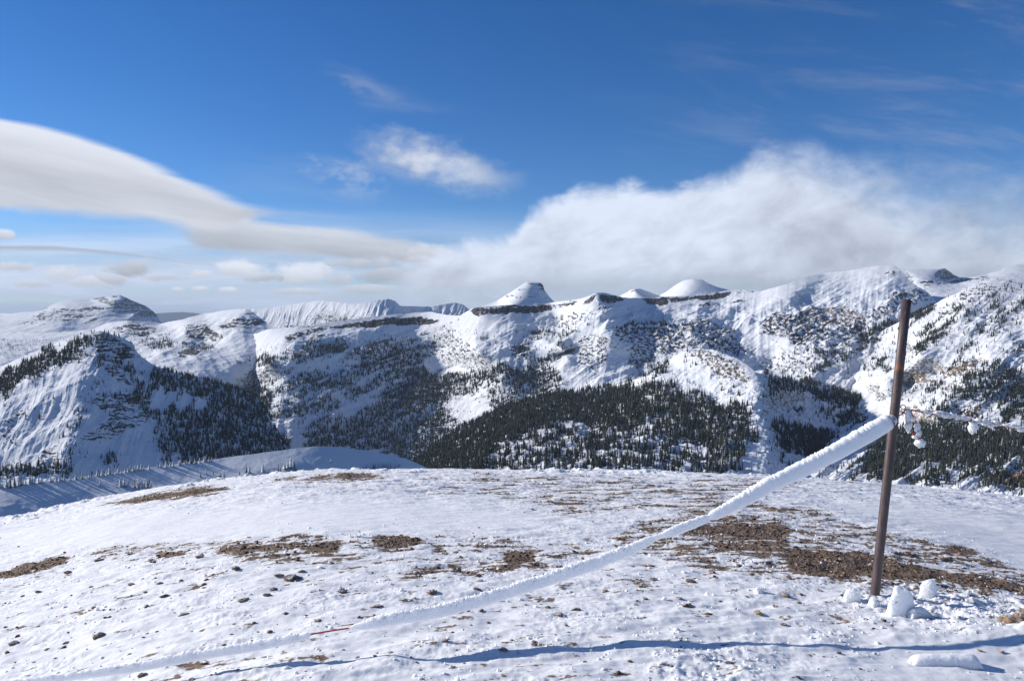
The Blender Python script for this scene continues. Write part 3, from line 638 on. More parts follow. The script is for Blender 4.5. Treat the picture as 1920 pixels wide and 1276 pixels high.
# right slope
sheet('mountain', [(1440, 735), (1470, 722), (1500, 708), (1530, 692), (1560, 680), (1600, 650), (1650, 622), (1700, 595), (1751, 571), (1769, 560), (1805, 545), (1841, 528), (1862, 522), (1891, 529), (1920, 535), (2000, 530), (2250, 500)],
      [(1440, 960), (2250, 1010)],
      [(1440, 735, 2550), (1530, 692, 2650), (1650, 622, 2750), (1751, 571, 2750), (1862, 522, 2700), (1920, 535, 2600), (2250, 500, 2300),
       (1560, 740, 2350), (1640, 680, 2450), (1700, 660, 2400), (1760, 620, 2450), (1840, 580, 2400), (1900, 600, 2250), (1620, 775, 2050), (1640, 740, 2180), (1700, 720, 2150), (1760, 700, 2100), (1840, 680, 2000), (1920, 640, 2050), (1660, 800, 1900), (1720, 790, 1820), (1800, 780, 1720), (1900, 740, 1750), (1640, 860, 1600), (1750, 850, 1500), (1860, 840, 1430), (1950, 830, 1400), (1700, 920, 1250), (1850, 920, 1180), (1960, 940, 1100), (2250, 700, 1700), (2250, 1010, 950), (1440, 960, 1300), (1440, 850, 1750)],
      950, 620, MT_NEAR, [(-0.85, 0.53, 30, 6, 9), (-0.75, 0.66, 70, 5, 12)], (110, 12), 0.10, strata=0.14, ridges=[[(1862, 522, 2700), (1800, 580, 2420), (1720, 660, 2200), (1650, 740, 2080)], [(1920, 600, 2200), (1840, 690, 1900), (1740, 780, 1720)]], seed=27, edge=0.3, label='bright snowy slope dotted with conifers on the right', back=(1.15, 40), quant=0.92)
sh_g = SHEETS[len(SHEETS) - 1]
# rocky spur and forested bench in front of the cirque
sheet('mountain', [(720, 910), (760, 880), (800, 850), (850, 812), (900, 785), (950, 762), (1050, 738), (1150, 722), (1210, 705), (1250, 682), (1270, 664), (1285, 657), (1313, 653), (1343, 658), (1365, 665), (1383, 673), (1400, 684), (1417, 698), (1450, 704), (1500, 716), (1560, 728), (1600, 745), (1640, 775), (1680, 810), (1740, 860)],
      [(720, 970), (1740, 970)],
      [(720, 910, 1650), (800, 850, 2000), (900, 785, 2250), (1050, 738, 2350), (1150, 722, 2350), (1250, 682, 2250), (1313, 653, 2200), (1383, 673, 2020), (1417, 698, 1900), (1430, 753, 1720), (1440, 810, 1560), (1448, 860, 1420), (1455, 920, 1280),
       (1230, 700, 2150), (1300, 700, 2050), (1340, 720, 1930), (1380, 740, 1830), (1300, 760, 1850), (1200, 760, 1950), (1050, 770, 2080), (1400, 800, 1600), (1250, 800, 1680), (1100, 810, 1760), (950, 820, 1800), (1300, 830, 1550), (1000, 850, 1520), (1150, 860, 1420), (1300, 880, 1350), (880, 880, 1520), (1000, 900, 1280), (1200, 910, 1200), (1380, 900, 1300), (720, 970, 1250), (1000, 970, 1050), (1300, 970, 1050),
       (1500, 716, 2120), (1480, 760, 1980), (1540, 760, 2050), (1620, 780, 2080), (1500, 810, 1800), (1580, 830, 1830), (1520, 870, 1560), (1600, 900, 1500), (1680, 830, 1900), (1740, 860, 1800), (1560, 970, 1200), (1740, 970, 1200)],
      1150, 480, MT_NEAR, [(-0.3, 1.0, 42, 3, 4)], (75, 16), 0.09, strata=0.10, ridges=[[(1285, 657, 2230), (1313, 653, 2200), (1343, 658, 2120), (1383, 673, 2020), (1417, 698, 1900), (1430, 753, 1720), (1440, 810, 1560), (1448, 860, 1420), (1455, 920, 1280)]], steepen=(2200, 0.85), seed=31, edge=0.35, label='rocky spur and forested bench below the cirque', back=(1.1, 30), quant=0.93)
sh_h = SHEETS[len(SHEETS) - 1]
# left mountain with the dark flank
sheet('mountain', [(-350, 770), (-150, 725), (0, 688), (50, 664), (100, 645), (150, 628), (172, 622), (190, 621), (215, 628), (232, 634), (248, 642), (255, 658), (265, 668), (290, 684), (330, 700), (380, 712), (430, 724), (480, 742), (500, 772), (525, 820), (560, 860), (620, 920)],
      [(-350, 990), (620, 990)],
      plane((160, 697, 1900), 22, 0.62, [(185, 621), (232, 634), (255, 658), (290, 684), (330, 700), (380, 712), (430, 724), (480, 742), (525, 820), (620, 920), (172, 655), (160, 697), (230, 680), (280, 740), (360, 760), (440, 790), (240, 770), (300, 800), (220, 820), (340, 830), (430, 850), (180, 850), (300, 880), (200, 900), (400, 890), (500, 880), (200, 990), (400, 990), (620, 990)])
      + plane((160, 697, 1900), 100, 0.54, [(130, 710), (100, 720), (60, 715), (0, 760), (80, 790), (110, 760), (0, 830), (90, 840), (60, 880), (0, 900), (100, 880), (-100, 800), (-250, 850), (-350, 990), (-100, 990), (60, 990)])
      + [(-350, 770, 2150), (-150, 725, 2180), (0, 688, 2180), (100, 645, 2180)],
      1000, 520, MT_NEAR, [(-0.45, 1.0, 38, 4, 7)], (150, 15), 0.07, strata=0.2, strat_w=1.0, ridges=[plane((160, 697, 1900), 22, 0.62, [(185, 621), (172, 655), (160, 697), (150, 740), (135, 800), (115, 880)])], seed=34, edge=0.3, label='near snowy mountain with a dark forested right flank', back=(1.12, 40), quant=0.93)
sh_j = SHEETS[len(SHEETS) - 1]

# broad low ground below everything, out to the horizon
rr = np.array([400, 900, 1500, 2500, 4000, 6000, 9000, 14000, 24000, 33000, 43000.0]); aa = np.linspace(0, 2 * np.pi, 97)
LX, LY = np.outer(rr, np.cos(aa)), np.outer(rr, np.sin(aa))
LZ = np.broadcast_to(-650 - np.minimum(rr, 6000) * 0.02, LX.T.shape).T + 60 * fbm(LX / 3000, LY / 3000, 3)
lo = obj('terrain', mesh_from('terrain', np.stack([LX, LY, LZ], -1).reshape(-1, 3), grid_faces(*LX.shape)[:, ::-1], MT_DARK, {'rock': np.full(LX.shape, .55), 'tan': np.zeros(LX.shape)}))
tag(lo, 'broad low valley land out to the horizon', None, None, 'structure')

# ------------------------------------------------------------------ near shoulder behind the plateau edge
sheet('hill', [(-300, 940), (-100, 922), (0, 914), (60, 905), (130, 897), (200, 888), (300, 874), (420, 858), (500, 848), (560, 840), (600, 836.5), (640, 838), (690, 845), (730, 852), (765, 861), (790, 872), (806, 880), (830, 892), (900, 930)],
      [(-300, 1150), (900, 1150)],
      [(-300, 940, 205), (0, 914, 220), (200, 888, 238), (420, 858, 255), (600, 836, 268), (760, 860, 285), (900, 930, 300), (0, 950, 211), (200, 920, 230), (420, 890, 246), (600, 870, 259), (760, 890, 278), (0, 1000, 203), (300, 1000, 216), (600, 1000, 230), (900, 1000, 275), (-300, 1150, 175), (300, 1150, 192), (900, 1150, 230), (-300, 1000, 190)],
      800, 260, MT_NEAR, [(0.9, 0.45, 55, 4, 0.45)], (16, 0.7), 0.02, rock_gain=0.7, seed=41, edge=0.5, label='shaded snowy shoulder just beyond the plateau edge', back=(1.3, 60), quant=0.985)
sh_l = SHEETS[len(SHEETS) - 1]

# ------------------------------------------------------------------ plateau in the foreground
SKX = [-400, -200, 0, 100, 240, 400, 540, 640, 850, 1200, 1380, 1500, 1750, 1920, 2120, 2400]
SKY_ = [1030, 1003, 975, 955, 926, 903, 888, 883, 883, 886, 891, 897, 916, 934, 955, 985]
CQ, Z0 = 0.0022, -1.2
_u = np.linspace(-1.1, 1.1, 800)
_py = np.interp(960 + FPX * _u, SKX, SKY_)
_py = np.convolve(np.pad(_py, 25, 'edge'), np.ones(51) / 51, 'valid')
_b = -ray(960 + FPX * _u, _py)[1] - 2 * math.sqrt(-Z0 * CQ)
def ground_base(x, y):
    y = np.maximum(y, 0.05)
    return Z0 - np.interp(x / y, _u, _b) * y - CQ * y * y

BARE = paint([
    (.85, z6((300, 412), (500, 343), (750, 303), (900, 280), (1040, 258), (1200, 252), (1220, 296), (1050, 330), (900, 340), (700, 360), (480, 366))),
    (.8, z6((1350, 240), (1440, 212), (1550, 205), (1560, 235), (1440, 248))), (.85, z6((1530, 255), (1640, 215), (1791, 190), (1900, 190), (1800, 215), (1640, 245))),
    (.8, z7((-30, 108), (60, 80), (200, 92), (275, 108), (120, 128), (0, 130))), (.7, z7((310, 75), (420, 74), (422, 86), (320, 92))), (.6, z7((530, 74), (640, 86), (640, 97), (540, 84))), (.4, z7((800, 98), (930, 98), (930, 108), (800, 106))),
    (1., z6((-300, 760), (0, 706), (60, 690), (150, 665), (215, 660), (270, 640), (358, 628), (345, 655), (280, 690), (100, 735), (-20, 748), (-300, 800))),
    (.85, z6((790, 610), (860, 596), (960, 598), (985, 622), (860, 632))), (.7, z6((760, 652), (840, 645), (850, 658), (770, 662))), (.85, z6((1100, 605), (1210, 580), (1400, 575), (1500, 575), (1700, 560), (1800, 560), (1800, 590), (1720, 612), (1640, 600), (1500, 596), (1230, 624))), (.8, z6((1450, 520), (1560, 508), (1640, 512), (1610, 535), (1480, 545))),
    (1., z7((150, 470), (230, 448), (380, 448), (450, 470), (430, 492), (300, 502), (200, 496))), (.8, z7((490, 512), (560, 506), (605, 525), (590, 542), (500, 530))), (.95, z7((910, 545), (1000, 522), (1080, 530), (1080, 572), (1000, 584), (930, 570))), (.95, z7((820, 622), (920, 602), (1005, 608), (980, 632), (850, 640))), (.6, z7((980, 648), (1090, 640), (1090, 656), (1000, 664))),
    (.7, z7((320, 660), (400, 650), (600, 682), (590, 696), (340, 690))), (.6, z7((1320, 640), (1400, 640), (1400, 660), (1330, 662))),
    (.98, z8((720, 495), (860, 478), (1100, 484), (1250, 520), (1450, 570), (1720, 605), (1850, 640), (1950, 655), (1950, 690), (1740, 656), (1500, 606), (1200, 592), (1000, 584), (780, 572))),
    (.85, z8((215, 362), (420, 340), (640, 332), (760, 345), (740, 385), (600, 400), (380, 392), (230, 382))), (.7, z8((270, 400), (460, 400), (820, 420), (960, 440), (940, 470), (720, 460), (400, 450))), (.8, z8((1510, 440), (1600, 425), (1680, 470), (1690, 488), (1560, 466))), (.7, z8((1640, 690), (1800, 690), (1760, 720), (1660, 712))), (.75, z8((760, 236), (810, 234), (815, 248), (770, 250))), (.6, z8((1030, 312), (1100, 310), (1105, 322), (1040, 324))),
    (.61, [(1160, 990), (1340, 945), (1500, 945), (1620, 985), (1840, 1032), (1960, 1085), (1960, 1115), (1640, 1108), (1300, 1068), (1160, 1030)]),
    (.40, z8((760, 570), (1200, 590), (1900, 670), (1900, 700), (1200, 660), (820, 640))),
    (.55, [(880, 888), (1500, 895), (1500, 935), (1300, 960), (1050, 975), (900, 930)]), (.54, [(200, 1015), (640, 1000), (900, 1000), (1180, 1000), (1180, 1060), (900, 1085), (400, 1050), (0, 1060)]),
    (.75, z8((820, 93), (1000, 98), (1200, 122), (1700, 185), (1900, 215), (1900, 232), (1650, 196), (1200, 150), (900, 118))),
    (.35, [(-240, 1060), (960, 1050), (2000, 1110), (2160, 1400), (-240, 1400)]),
    (.42, [(540, 890), (900, 888), (900, 940), (540, 930)]),
], 2.6)
SMOOTH = paint([
    (1., [(-240, 1000), (0, 985), (240, 962), (500, 948), (700, 940), (900, 950), (1040, 975), (1000, 990), (800, 998), (560, 1000), (300, 1015), (0, 1030), (-240, 1040)]),
    (1., [(1520, 950), (1620, 935), (1920, 960), (2160, 980), (2160, 1100), (1920, 1066), (1840, 1035), (1700, 990)]),
    (.6, [(1690, 1215), (1860, 1215), (1940, 1290), (1500, 1290)]),
], 6.0)
LUMPY = paint([(1., [(1690, 1110), (1760, 1095), (1920, 1130), (1990, 1180), (1850, 1200), (1720, 1185)]), (.7, [(1580, 1100), (1700, 1100), (1720, 1170), (1600, 1150)]), (.55, [(1230, 1230), (1420, 1220), (1460, 1300), (1200, 1300)])], 7.0)

def ground_height(x, y, full=True):
    x = np.asarray(x, float); y = np.asarray(y, float)
    zb = ground_base(x, y)
    px, py = project(x, y, zb)
    sm = look(SMOOTH, px, py); lu = look(LUMPY, px, py); ba = look(BARE, px, py)
    near = sst(y, 14, 4)
    far = sst(y, 5, 14)
    h = 0.05 * fbm(x / 2.2, y / 2.6, 3, 0.5, 2) * (0.5 + 0.5 * far) + 0.10 * far * fbm(x / 6.0, y / 5.0, 3, 0.5, 3)
    wx, wy = x * 0.97 + y * 0.22, y * 0.97 - x * 0.22      # drift direction
    sas = fbm(wx / 0.75, wy / 0.20, 4, 0.5, 5, ridged=True)
    h = h + (0.014 + 0.030 * far) * sas * (1 - 0.65 * sm)
    sas2 = fbm(wx / 2.6, wy / 0.7, 3, 0.5, 6)
    h = h + 0.030 * sas2 * far
    h = h + 0.10 * np.exp(-((x - 2.85) / 0.62) ** 2 - ((y - 4.25) / 0.42) ** 2)
    if full:
        crust = fbm(x / 0.11, y / 0.10, 4, 0.62, 8)
        crust2 = fbm(x / 0.045, y / 0.045, 3, 0.6, 9, ridged=True)
        patch = sst(fbm(wx / 0.85, wy / 0.5, 4, 0.55, 14), -0.18, 0.38)
        rough = (1 - 0.92 * sm) * (0.10 + 0.95 * patch)
        mid = fbm(wx / 0.34, wy / 0.22, 4, 0.5, 16)
        h = h + (0.010 * crust + 0.005 * crust2) * rough + 0.026 * mid * (1 - 0.75 * sm)
        h = h + lu * (0.055 * np.maximum(0, fbm(x / 0.16, y / 0.14, 4, 0.55, 12)) + 0.02 * fbm(x / 0.06, y / 0.06, 3, 0.6, 13))
        h = h + np.clip(ba - 0.4, 0, 1) * 0.018 * fbm(x / 0.03, y / 0.03, 2, 0.6, 10)
        # crumbled rim of the plateau
        prox = sst(y, 15, 20) * sst(fbm(x / 3.5, y / 3.0, 3, 0.5, 18), -0.05, 0.35)
        h = h + prox * 0.20 * np.maximum(0, fbm(x / 0.5, y / 0.6, 4, 0.6, 19))
    return zb + h, ba, sm

ncol, nrow = 1800, 1000
gu = np.linspace(-1, 1, ncol)       # the sheet widens from a few metres each side
gy = np.exp(np.linspace(math.log(1.3), math.log(46), nrow))
GX = gu[None] * (0.86 * gy[:, None] + 2.4); GY = np.broadcast_to(gy[:, None], GX.shape)
GZ, GB, GS = ground_height(GX, GY)
gpx, gpy = project(GX, GY, ground_base(GX, GY))
wx, wy = GX * 0.97 + GY * 0.22, GY * 0.97 - GX * 0.22
pn = fbm(wx / 0.26, wy / 0.10, 5, 0.66, 30) + 0.30 * fbm(GX / 0.05, GY / 0.05, 3, 0.6, 36) + 0.30 * fbm(wx / 1.3, wy / 0.6, 3, 0.5, 37)
pf_ = fbm(wx / 1.1, wy / 0.32, 5, 0.66, 33) + 0.25 * fbm(GX / 0.2, GY / 0.2, 3, 0.6, 38)
pat = np.where(GY < 9, pn, pn * 0.0) ; wfar = sst(GY, 6, 12)
pat = pn * (1 - wfar) + pf_ * wfar
bare = GB * 0.90 + 0.16 * sst(GB, 0.55, 0.85) + pat * 0.78 * (1 - 0.9 * GS) * sst(GB, 0.0, 0.2)
gm, nt, b = material('wind_packed_snow')
p = ocoord(nt)
bv = attr(nt, 'bare')
nfine = nt.noise(p, 38.0, 5.0, 0.65)
nmid = nt.noise(p, 9.0, 4.0, 0.6)
f = nt.ss(bv + (nfine - 0.5) * 0.55 + (nmid - 0.5) * 0.18, 0.50, 0.64)
soil = nt.mix(nt.ss(nfine, 0.3, 0.7), (0.082, 0.055, 0.040, 1), (0.28, 0.20, 0.140, 1))
soil = nt.mix(nt.ss(nt.noise(p, 60.0, 3.0, 0.6), 0.52, 0.70), soil, (0.33, 0.23, 0.16, 1))
icy = nt.mix(nt.ss(nmid, 0.35, 0.65), (0.84, 0.84, 0.85, 1), (0.91, 0.908, 0.90, 1))
nt.put(b.inputs['Base Color'], nt.mix(f, icy, soil))
nt.put(b.inputs['Roughness'], nt.ss(f, 0, 1, 0.62, 0.9))
b.inputs['Specular IOR Level'].default_value = 0.25
hh = nt.noise(p, 70.0, 4.0, 0.7) * 0.6 + nt.noise(p, 240.0, 2.0, 0.6) * 0.4
bump(nt, b, hh, 0.28, 0.010)
GP = np.stack([GX, GY, GZ], -1)
g = obj('ground', mesh_from('ground', GP.reshape(-1, 3), grid_faces(nrow, ncol), gm, {'bare': bare}))
tag(g, 'windswept snowy plateau with brown turf showing through', None, None, 'structure')
# strip of the same plateau under and behind the camera
bx, by = np.meshgrid(np.linspace(-45, 45, 420), np.linspace(-14, 40, 260))
byc = np.maximum(by, np.maximum(0.6, np.abs(bx) / 1.1))
bz = ground_base(bx, byc) - 0.03 - 0.24 * sst(np.abs(bx) - 0.86 * np.maximum(by, 0), 2.3, 1.7) * (by > 1.3)
bz = bz + 0.03 * fbm(bx / 1.5, by / 1.1, 4, 0.5, 23)
bk = obj('ground', mesh_from('ground_around', np.stack([bx, by, bz], -1).reshape(-1, 3), grid_faces(260, 420)[:, ::-1], gm, {'bare': np.zeros(bx.shape)}))
tag(bk, 'snowy ground around and behind the viewpoint', None, None, 'structure')

def on_ground(px, py):
    rx, rz = ray(px, py)
    lo_, hi = 1.0, 30.0
    ys = np.exp(np.linspace(math.log(1.3), math.log(40), 1500))
    zg = ground_height(rx * ys, ys, True)[0]
    below = np.nonzero(rz * ys < zg)[0]
    y = ys[below[0]] if len(below) else 23.0
    return Vector((float(rx * y), float(y), float(ground_height(np.array([rx * y]), np.array([y]))[0][0])))

# ------------------------------------------------------------------ small builders
class MB:
    """collects pieces into one mesh"""
    def __init__(self): self.v = []; self.f = []; self.m = []
    def add(self, v, f, mi=0):
        o = len(self.v); self.v += [tuple(a) for a in v]; self.f += [tuple(i + o for i in q) for q in f]; self.m += [mi] * len(f)
    def build(self, name, mats, parent=None, smooth=True):
        me = bpy.data.meshes.new(name)
        me.from_pydata(self.v, [], self.f)
        for m_ in (mats if isinstance(mats, list) else [mats]): me.materials.append(m_)
        me.polygons.foreach_set('material_index', self.m)
        if smooth: me.polygons.foreach_set('use_smooth', [True] * len(self.f))
        me.update()
        return obj(name, me, parent)
def frames(path):
    path = np.asarray(path, float)
    t = np.gradient(path, axis=0); t /= np.linalg.norm(t, axis=1, keepdims=True) + 1e-12
    up = np.array([0, 0, 1.0])
    s = np.cross(t, up); s /= np.linalg.norm(s, axis=1, keepdims=True) + 1e-9
    u = np.cross(s, t)
    return t, s, u
def resample(path, nseg):
    path = np.asarray(path, float)
    d = np.concatenate([[0], np.cumsum(np.linalg.norm(np.diff(path, axis=0), axis=1))])
    q = np.linspace(0, d[-1], nseg)
    # smooth (Catmull-Rom through the points)
    i = np.clip(np.searchsorted(d, q, 'right') - 1, 0, len(d) - 2)
    t = (q - d[i]) / (d[i + 1] - d[i] + 1e-12)
    P0 = path[np.maximum(i - 1, 0)]; P1 = path[i]; P2 = path[i + 1]; P3 = path[np.minimum(i + 2, len(path) - 1)]
    t = t[:, None]
    return 0.5 * (2 * P1 + (P2 - P0) * t + (2 * P0 - 5 * P1 + 4 * P2 - P3) * t ** 2 + (3 * P1 - P0 - 3 * P2 + P3) * t ** 3), q
def tube(mb, path, r, k=10, mi=0, cap=True):
    path = np.asarray(path, float); nP = len(path)
    r = np.broadcast_to(np.asarray(r, float), (nP,))
    t, s, u = frames(path)
    a = np.linspace(0, 2 * np.pi, k, endpoint=False)
    v = path[:, None] + r[:, None, None] * (np.cos(a)[None, :, None] * s[:, None] + np.sin(a)[None, :, None] * u[:, None])
    f = [(i * k + j, i * k + (j + 1) % k, (i + 1) * k + (j + 1) % k, (i + 1) * k + j) for i in range(nP - 1) for j in range(k)]
    if cap: f += [tuple(range(k))[::-1], tuple((nP - 1) * k + j for j in range(k))]
    mb.add(v.reshape(-1, 3), f, mi)

# snow (rime) and cord materials
rime, nt, b = material('rime_snow')
p = ocoord(nt)
nn = nt.noise(p, 60.0, 4.0, 0.6)
nt.put(b.inputs['Base Color'], nt.mix(nn, (0.86, 0.88, 0.91, 1), (0.93, 0.935, 0.945, 1)))
b.inputs['Roughness'].default_value = 0.7
b.inputs['Specular IOR Level'].default_value = 0.2
b.inputs['Subsurface Weight'].default_value = 0.9
b.inputs['Subsurface Radius'].default_value = (1.0, 1.0, 1.05)
b.inputs['Subsurface Scale'].default_value = 0.05
bump(nt, b, nt.noise(p, 120.0, 4.0, 0.65), 0.5, 0.006)
cordm, nt, b = material('red_cord')
p = ocoord(nt)
wvn = nt.new('ShaderNodeTexWave'); wvn.inputs['Scale'].default_value = 120.0; wvn.inputs['Distortion'].default_value = 1.0
nt.put(wvn.inputs['Vector'], p)
nt.put(b.inputs['Base Color'], nt.mix(V(nt, wvn.outputs['Fac']), (0.36, 0.035, 0.03, 1), (0.60, 0.10, 0.07, 1)))
b.inputs['Roughness'].default_value = 0.7

# ------------------------------------------------------------------ steel post
steel, nt, b = material('rusty_brown_steel')
p = ocoord(nt)
sepn = nt.new('ShaderNodeSeparateXYZ'); nt.put(sepn.inputs[0], p)
zc_ = V(nt, sepn.outputs[2])
n1_ = nt.noise(scale_vec(nt, p, (1, 1, 0.25)), 40.0, 5.0, 0.6)
base_c = nt.mix(nt.ss(n1_, 0.3, 0.7), (0.060, 0.042, 0.042, 1), (0.115, 0.080, 0.076, 1))
zr = at(1688, 686, 5.1).z
band = nt.ss(nt.m('ABSOLUTE', zc_ - zr + (n1_ - 0.5) * 0.04), 0.035, 0.012) * nt.ss(nt.noise(p, 25.0, 3.0, 0.6), 0.30, 0.55)
speck = nt.ss(nt.noise(p, 55.0, 3.0, 0.5), 0.66, 0.74)
base_c = nt.mix(band, base_c, (0.24, 0.085, 0.035, 1))
base_c = nt.mix(speck * 0.7, base_c, (0.028, 0.020, 0.022, 1))
nt.put(b.inputs['Base Color'], base_c)
b.inputs['Roughness'].default_value = 0.5
b.inputs['Metallic'].default_value = 0.15
bump(nt, b, n1_, 0.25, 0.004)

base = on_ground(1641, 1116)
DP = base.y
p0 = at(1638, 1135, DP); p1 = at(1700, 562, DP)
axis = (p1 - p0)
post = bpy.data.objects.new('fence_post', None); COL.objects.link(post)
tag(post, 'leaning brown rusty steel pole standing in the snow', 'post')
post.location = base
def post_at(t_): return p0 + axis * t_
mb = MB()
RP = 0.0285
k = 40
ax_n = axis.normalized(); s_ = ax_n.cross(Vector((0, 1, 0))).normalized(); u_ = s_.cross(ax_n)
rings = []
for (tt, rad) in [(0, RP), (.3, RP), (.6, RP), (.8, RP), (1, RP), (1, RP - .0035), (.93, RP - .0035)]:
    c = post_at(tt) - base
    rings.append([c + (s_ * math.cos(2 * math.pi * j / k) + u_ * math.sin(2 * math.pi * j / k)) * rad for j in range(k)])
vv = [q for r_ in rings for q in r_]
ff = [(i * k + j, i * k + (j + 1) % k, (i + 1) * k + (j + 1) % k, (i + 1) * k + j) for i in range(len(rings) - 1) for j in range(k)]
ff.append(tuple((len(rings) - 1) * k + j for j in range(k)))
mb.add(vv, ff)
mb.build('tube', steel, post)
def ring(c, rad, wire, tilt, name):
    m_ = MB(); pts = []
    for i in range(29):
        a = 2 * math.pi * i / 28
        pts.append(c + Vector((math.cos(a) * rad, math.sin(a) * rad * math.sin(tilt), math.sin(a) * rad * math.cos(tilt))) - base)
    # torus by explicit frames
    kk = 8; v = []; f = []
    for i in range(28):
        a = 2 * math.pi * i / 28
        d = Vector((math.cos(a), math.sin(a) * math.sin(tilt), math.sin(a) * math.cos(tilt)))
        nrm_ = Vector((0, math.cos(tilt), -math.sin(tilt)))
        for j in range(kk):
            bb = 2 * math.pi * j / kk
            v.append(c - base + d * (rad + wire * math.cos(bb)) + nrm_ * wire * math.sin(bb))
    for i in range(28):
        for j in range(kk):
            f.append((i * kk + j, ((i + 1) % 28) * kk + j, ((i + 1) % 28) * kk + (j + 1) % kk, i * kk + (j + 1) % kk))
    m_.add(v, f)
    # shank into the pole
    tube(m_, [c - base + Vector((-rad, 0, 0)), c - base + Vector((-rad - 0.022, 0, 0))], wire * 1.3, 8)
    return m_.build(name, steel, post)
ring(at(1714.5, 566, DP), 0.0155, 0.0028, 0.35, 'eye_bolt')
ring(at(1693.5, 763, DP), 0.0155, 0.0028, 0.35, 'eye_bolt')
for (bx_, by_) in ((1704, 586), (1701, 633), (1694, 665), (1686, 733)):
    m_ = MB(); c = at(bx_ - 6.0, by_, DP - RP * 0.93) - base
    kk = 10
    for (off, rad) in ((0.0, 0.0052),):
        v = [c + Vector((math.cos(2 * math.pi * j / kk) * rad, 0.004, math.sin(2 * math.pi * j / kk) * rad)) for j in range(kk)] + [c + Vector((math.cos(2 * math.pi * j / kk) * rad * .8, -0.004, math.sin(2 * math.pi * j / kk) * rad * .8)) for j in range(kk)]
        f = [(j, (j + 1) % kk, kk + (j + 1) % kk, kk + j) for j in range(kk)] + [tuple(kk + j for j in range(kk))]
        m_.add(v, f)
    m_.build('rivet', steel, post)

# ------------------------------------------------------------------ rope on the left, coated in rime
LP = [(1690, 776), (1668, 790), (1660, 794), (1552, 855), (1444, 908), (1421, 921), (1346, 962), (1290, 985), (1252, 1000), (1224, 1010), (1177, 1032), (1140, 1046), (1107, 1059), (973, 1103), (840, 1142), (740, 1160), (673, 1174), (645, 1178), (590, 1187), (559, 1195), (480, 1211), (375, 1228), (250, 1251), (125, 1269), (62, 1276), (-100, 1297), (-300, 1322)]
DX = [-300, -100, 100, 340, 740, 920, 1050, 1230, 1400, 1560, 1690]
DD = [3.35, 3.40, 3.45, 3.50, 3.62, 3.80, 3.97, 4.22, 4.50, 4.80, DP]
lpath = np.array([at(px, py, float(np.interp(px, DX, DD))) for px, py in LP])
LX_ = np.array([q[0] for q in LP], float)
cpath, arc = resample(lpath, 2600)
cpx, cpy = project(cpath[:, 0], cpath[:, 1], cpath[:, 2])
# sits just above the snow at its lowest
gl = ground_height(cpath[:, 0], cpath[:, 1], False)[0]
rope = bpy.data.objects.new('rope', None); COL.objects.link(rope)
tag(rope, 'rope thickly coated in white rime running down from the pole to the left', 'rope')
rope.location = Vector(cpath[-1]); O_ = cpath[0] * 0 + np.array(rope.location)
mb = MB(); tube(mb, cpath[::4] - O_, 0.0038, 8); mb.build('cord', cordm, rope)
HX = [-300, 60, 250, 480, 575, 588, 647, 662, 700, 840, 973, 1100, 1177, 1215, 1226, 1240, 1250, 1262, 1300, 1322, 1330, 1340, 1421, 1500, 1580, 1640, 1662, 1676, 1680]
HH = [0.86 * a for a in [.013, .016, .021, .022, .017, .0, .0, .012, .026, .030, .032, .034, .030, .025, .017, .014, .022, .028, .028, .024, .017, .031, .043, .049, .054, .057, .053, .030, .0]]
hh_ = np.interp(cpx, HX, HH)                         # half height of the rime coat
DEP = np.interp(cpx, [-300, 500, 700, 1200, 1250, 1400, 1680], [.6, .6, .62, .6, .7, .85, .9])
t_, s_f, u_f = frames(cpath)
K_ = 40
aa_ = np.linspace(0, 2 * np.pi, K_, endpoint=False)
sa = arc[:, None]; A_ = aa_[None]
upw = np.clip(np.sin(A_), 0, 1)                     # 1 at the top
# feathers: ridges across the rope, sharpest on top
feather = fbm(sa / 0.034 + 0.9 * np.cos(A_) + 0.9 * perlin(sa / 0.12, 0 * sa, 61), 0.7 * np.sin(A_) + 0 * sa, 3, 0.55, 51, ridged=True)
feather2 = fbm(sa / 0.011 + 0.3 * np.cos(A_), 1.3 * A_ * 0 + np.sin(A_), 2, 0.5, 53)
lump = fbm(sa / 0.16, np.cos(A_) * 0.8 + 0.6 * np.sin(A_), 3, 0.5, 55)
spiky = np.interp(cpx, [-300, 580, 1150, 1250, 1680], [1.7, 1.7, 1.15, 0.60, 0.34])[:, None] * (0.75 + 0.9 * fbm(sa / 0.22, 0 * sa + 3.3, 3, 0.5, 58))
rad_n = 1 + 0.07 * lump + (0.58 * spiky * (feather * 0.9 - 0.25) + 0.34 * spiky * feather2) * (0.14 + 0.86 * np.clip(np.sin(A_ + 0.35), 0, 1) ** 0.7)
cx_ = np.cos(A_); cz_ = np.sin(A_)
pw = 0.72                                            # slightly boxy section
ex_ = np.sign(cx_) * np.abs(cx_) ** pw; ez_ = np.sign(cz_) * np.abs(cz_) ** pw
off_s = s_f[:, None] * (ex_ * rad_n)[..., None] * (hh_ * DEP)[:, None, None]
off_u = u_f[:, None] * (ez_ * rad_n)[..., None] * hh_[:, None, None]
lean = np.interp(cpx, [-300, 1680], [0.35, 0.15])[:, None, None]
RV = cpath[:, None] + off_s + off_u + s_f[:, None] * ((ez_ * hh_[:, None])[..., None]) * lean - O_
RV = RV.reshape(-1, 3)
nR = len(cpath)
ii = np.arange(nR * K_).reshape(nR, K_)
F_ = np.stack([ii[:-1], np.roll(ii, -1, 1)[:-1], np.roll(ii, -1, 1)[1:], ii[1:]], -1).reshape(-1, 4)
keep = np.repeat((hh_[:-1] > 0.002) | (hh_[1:] > 0.002), K_)
obj('rime', mesh_from('rime', RV, F_[keep], rime), rope)

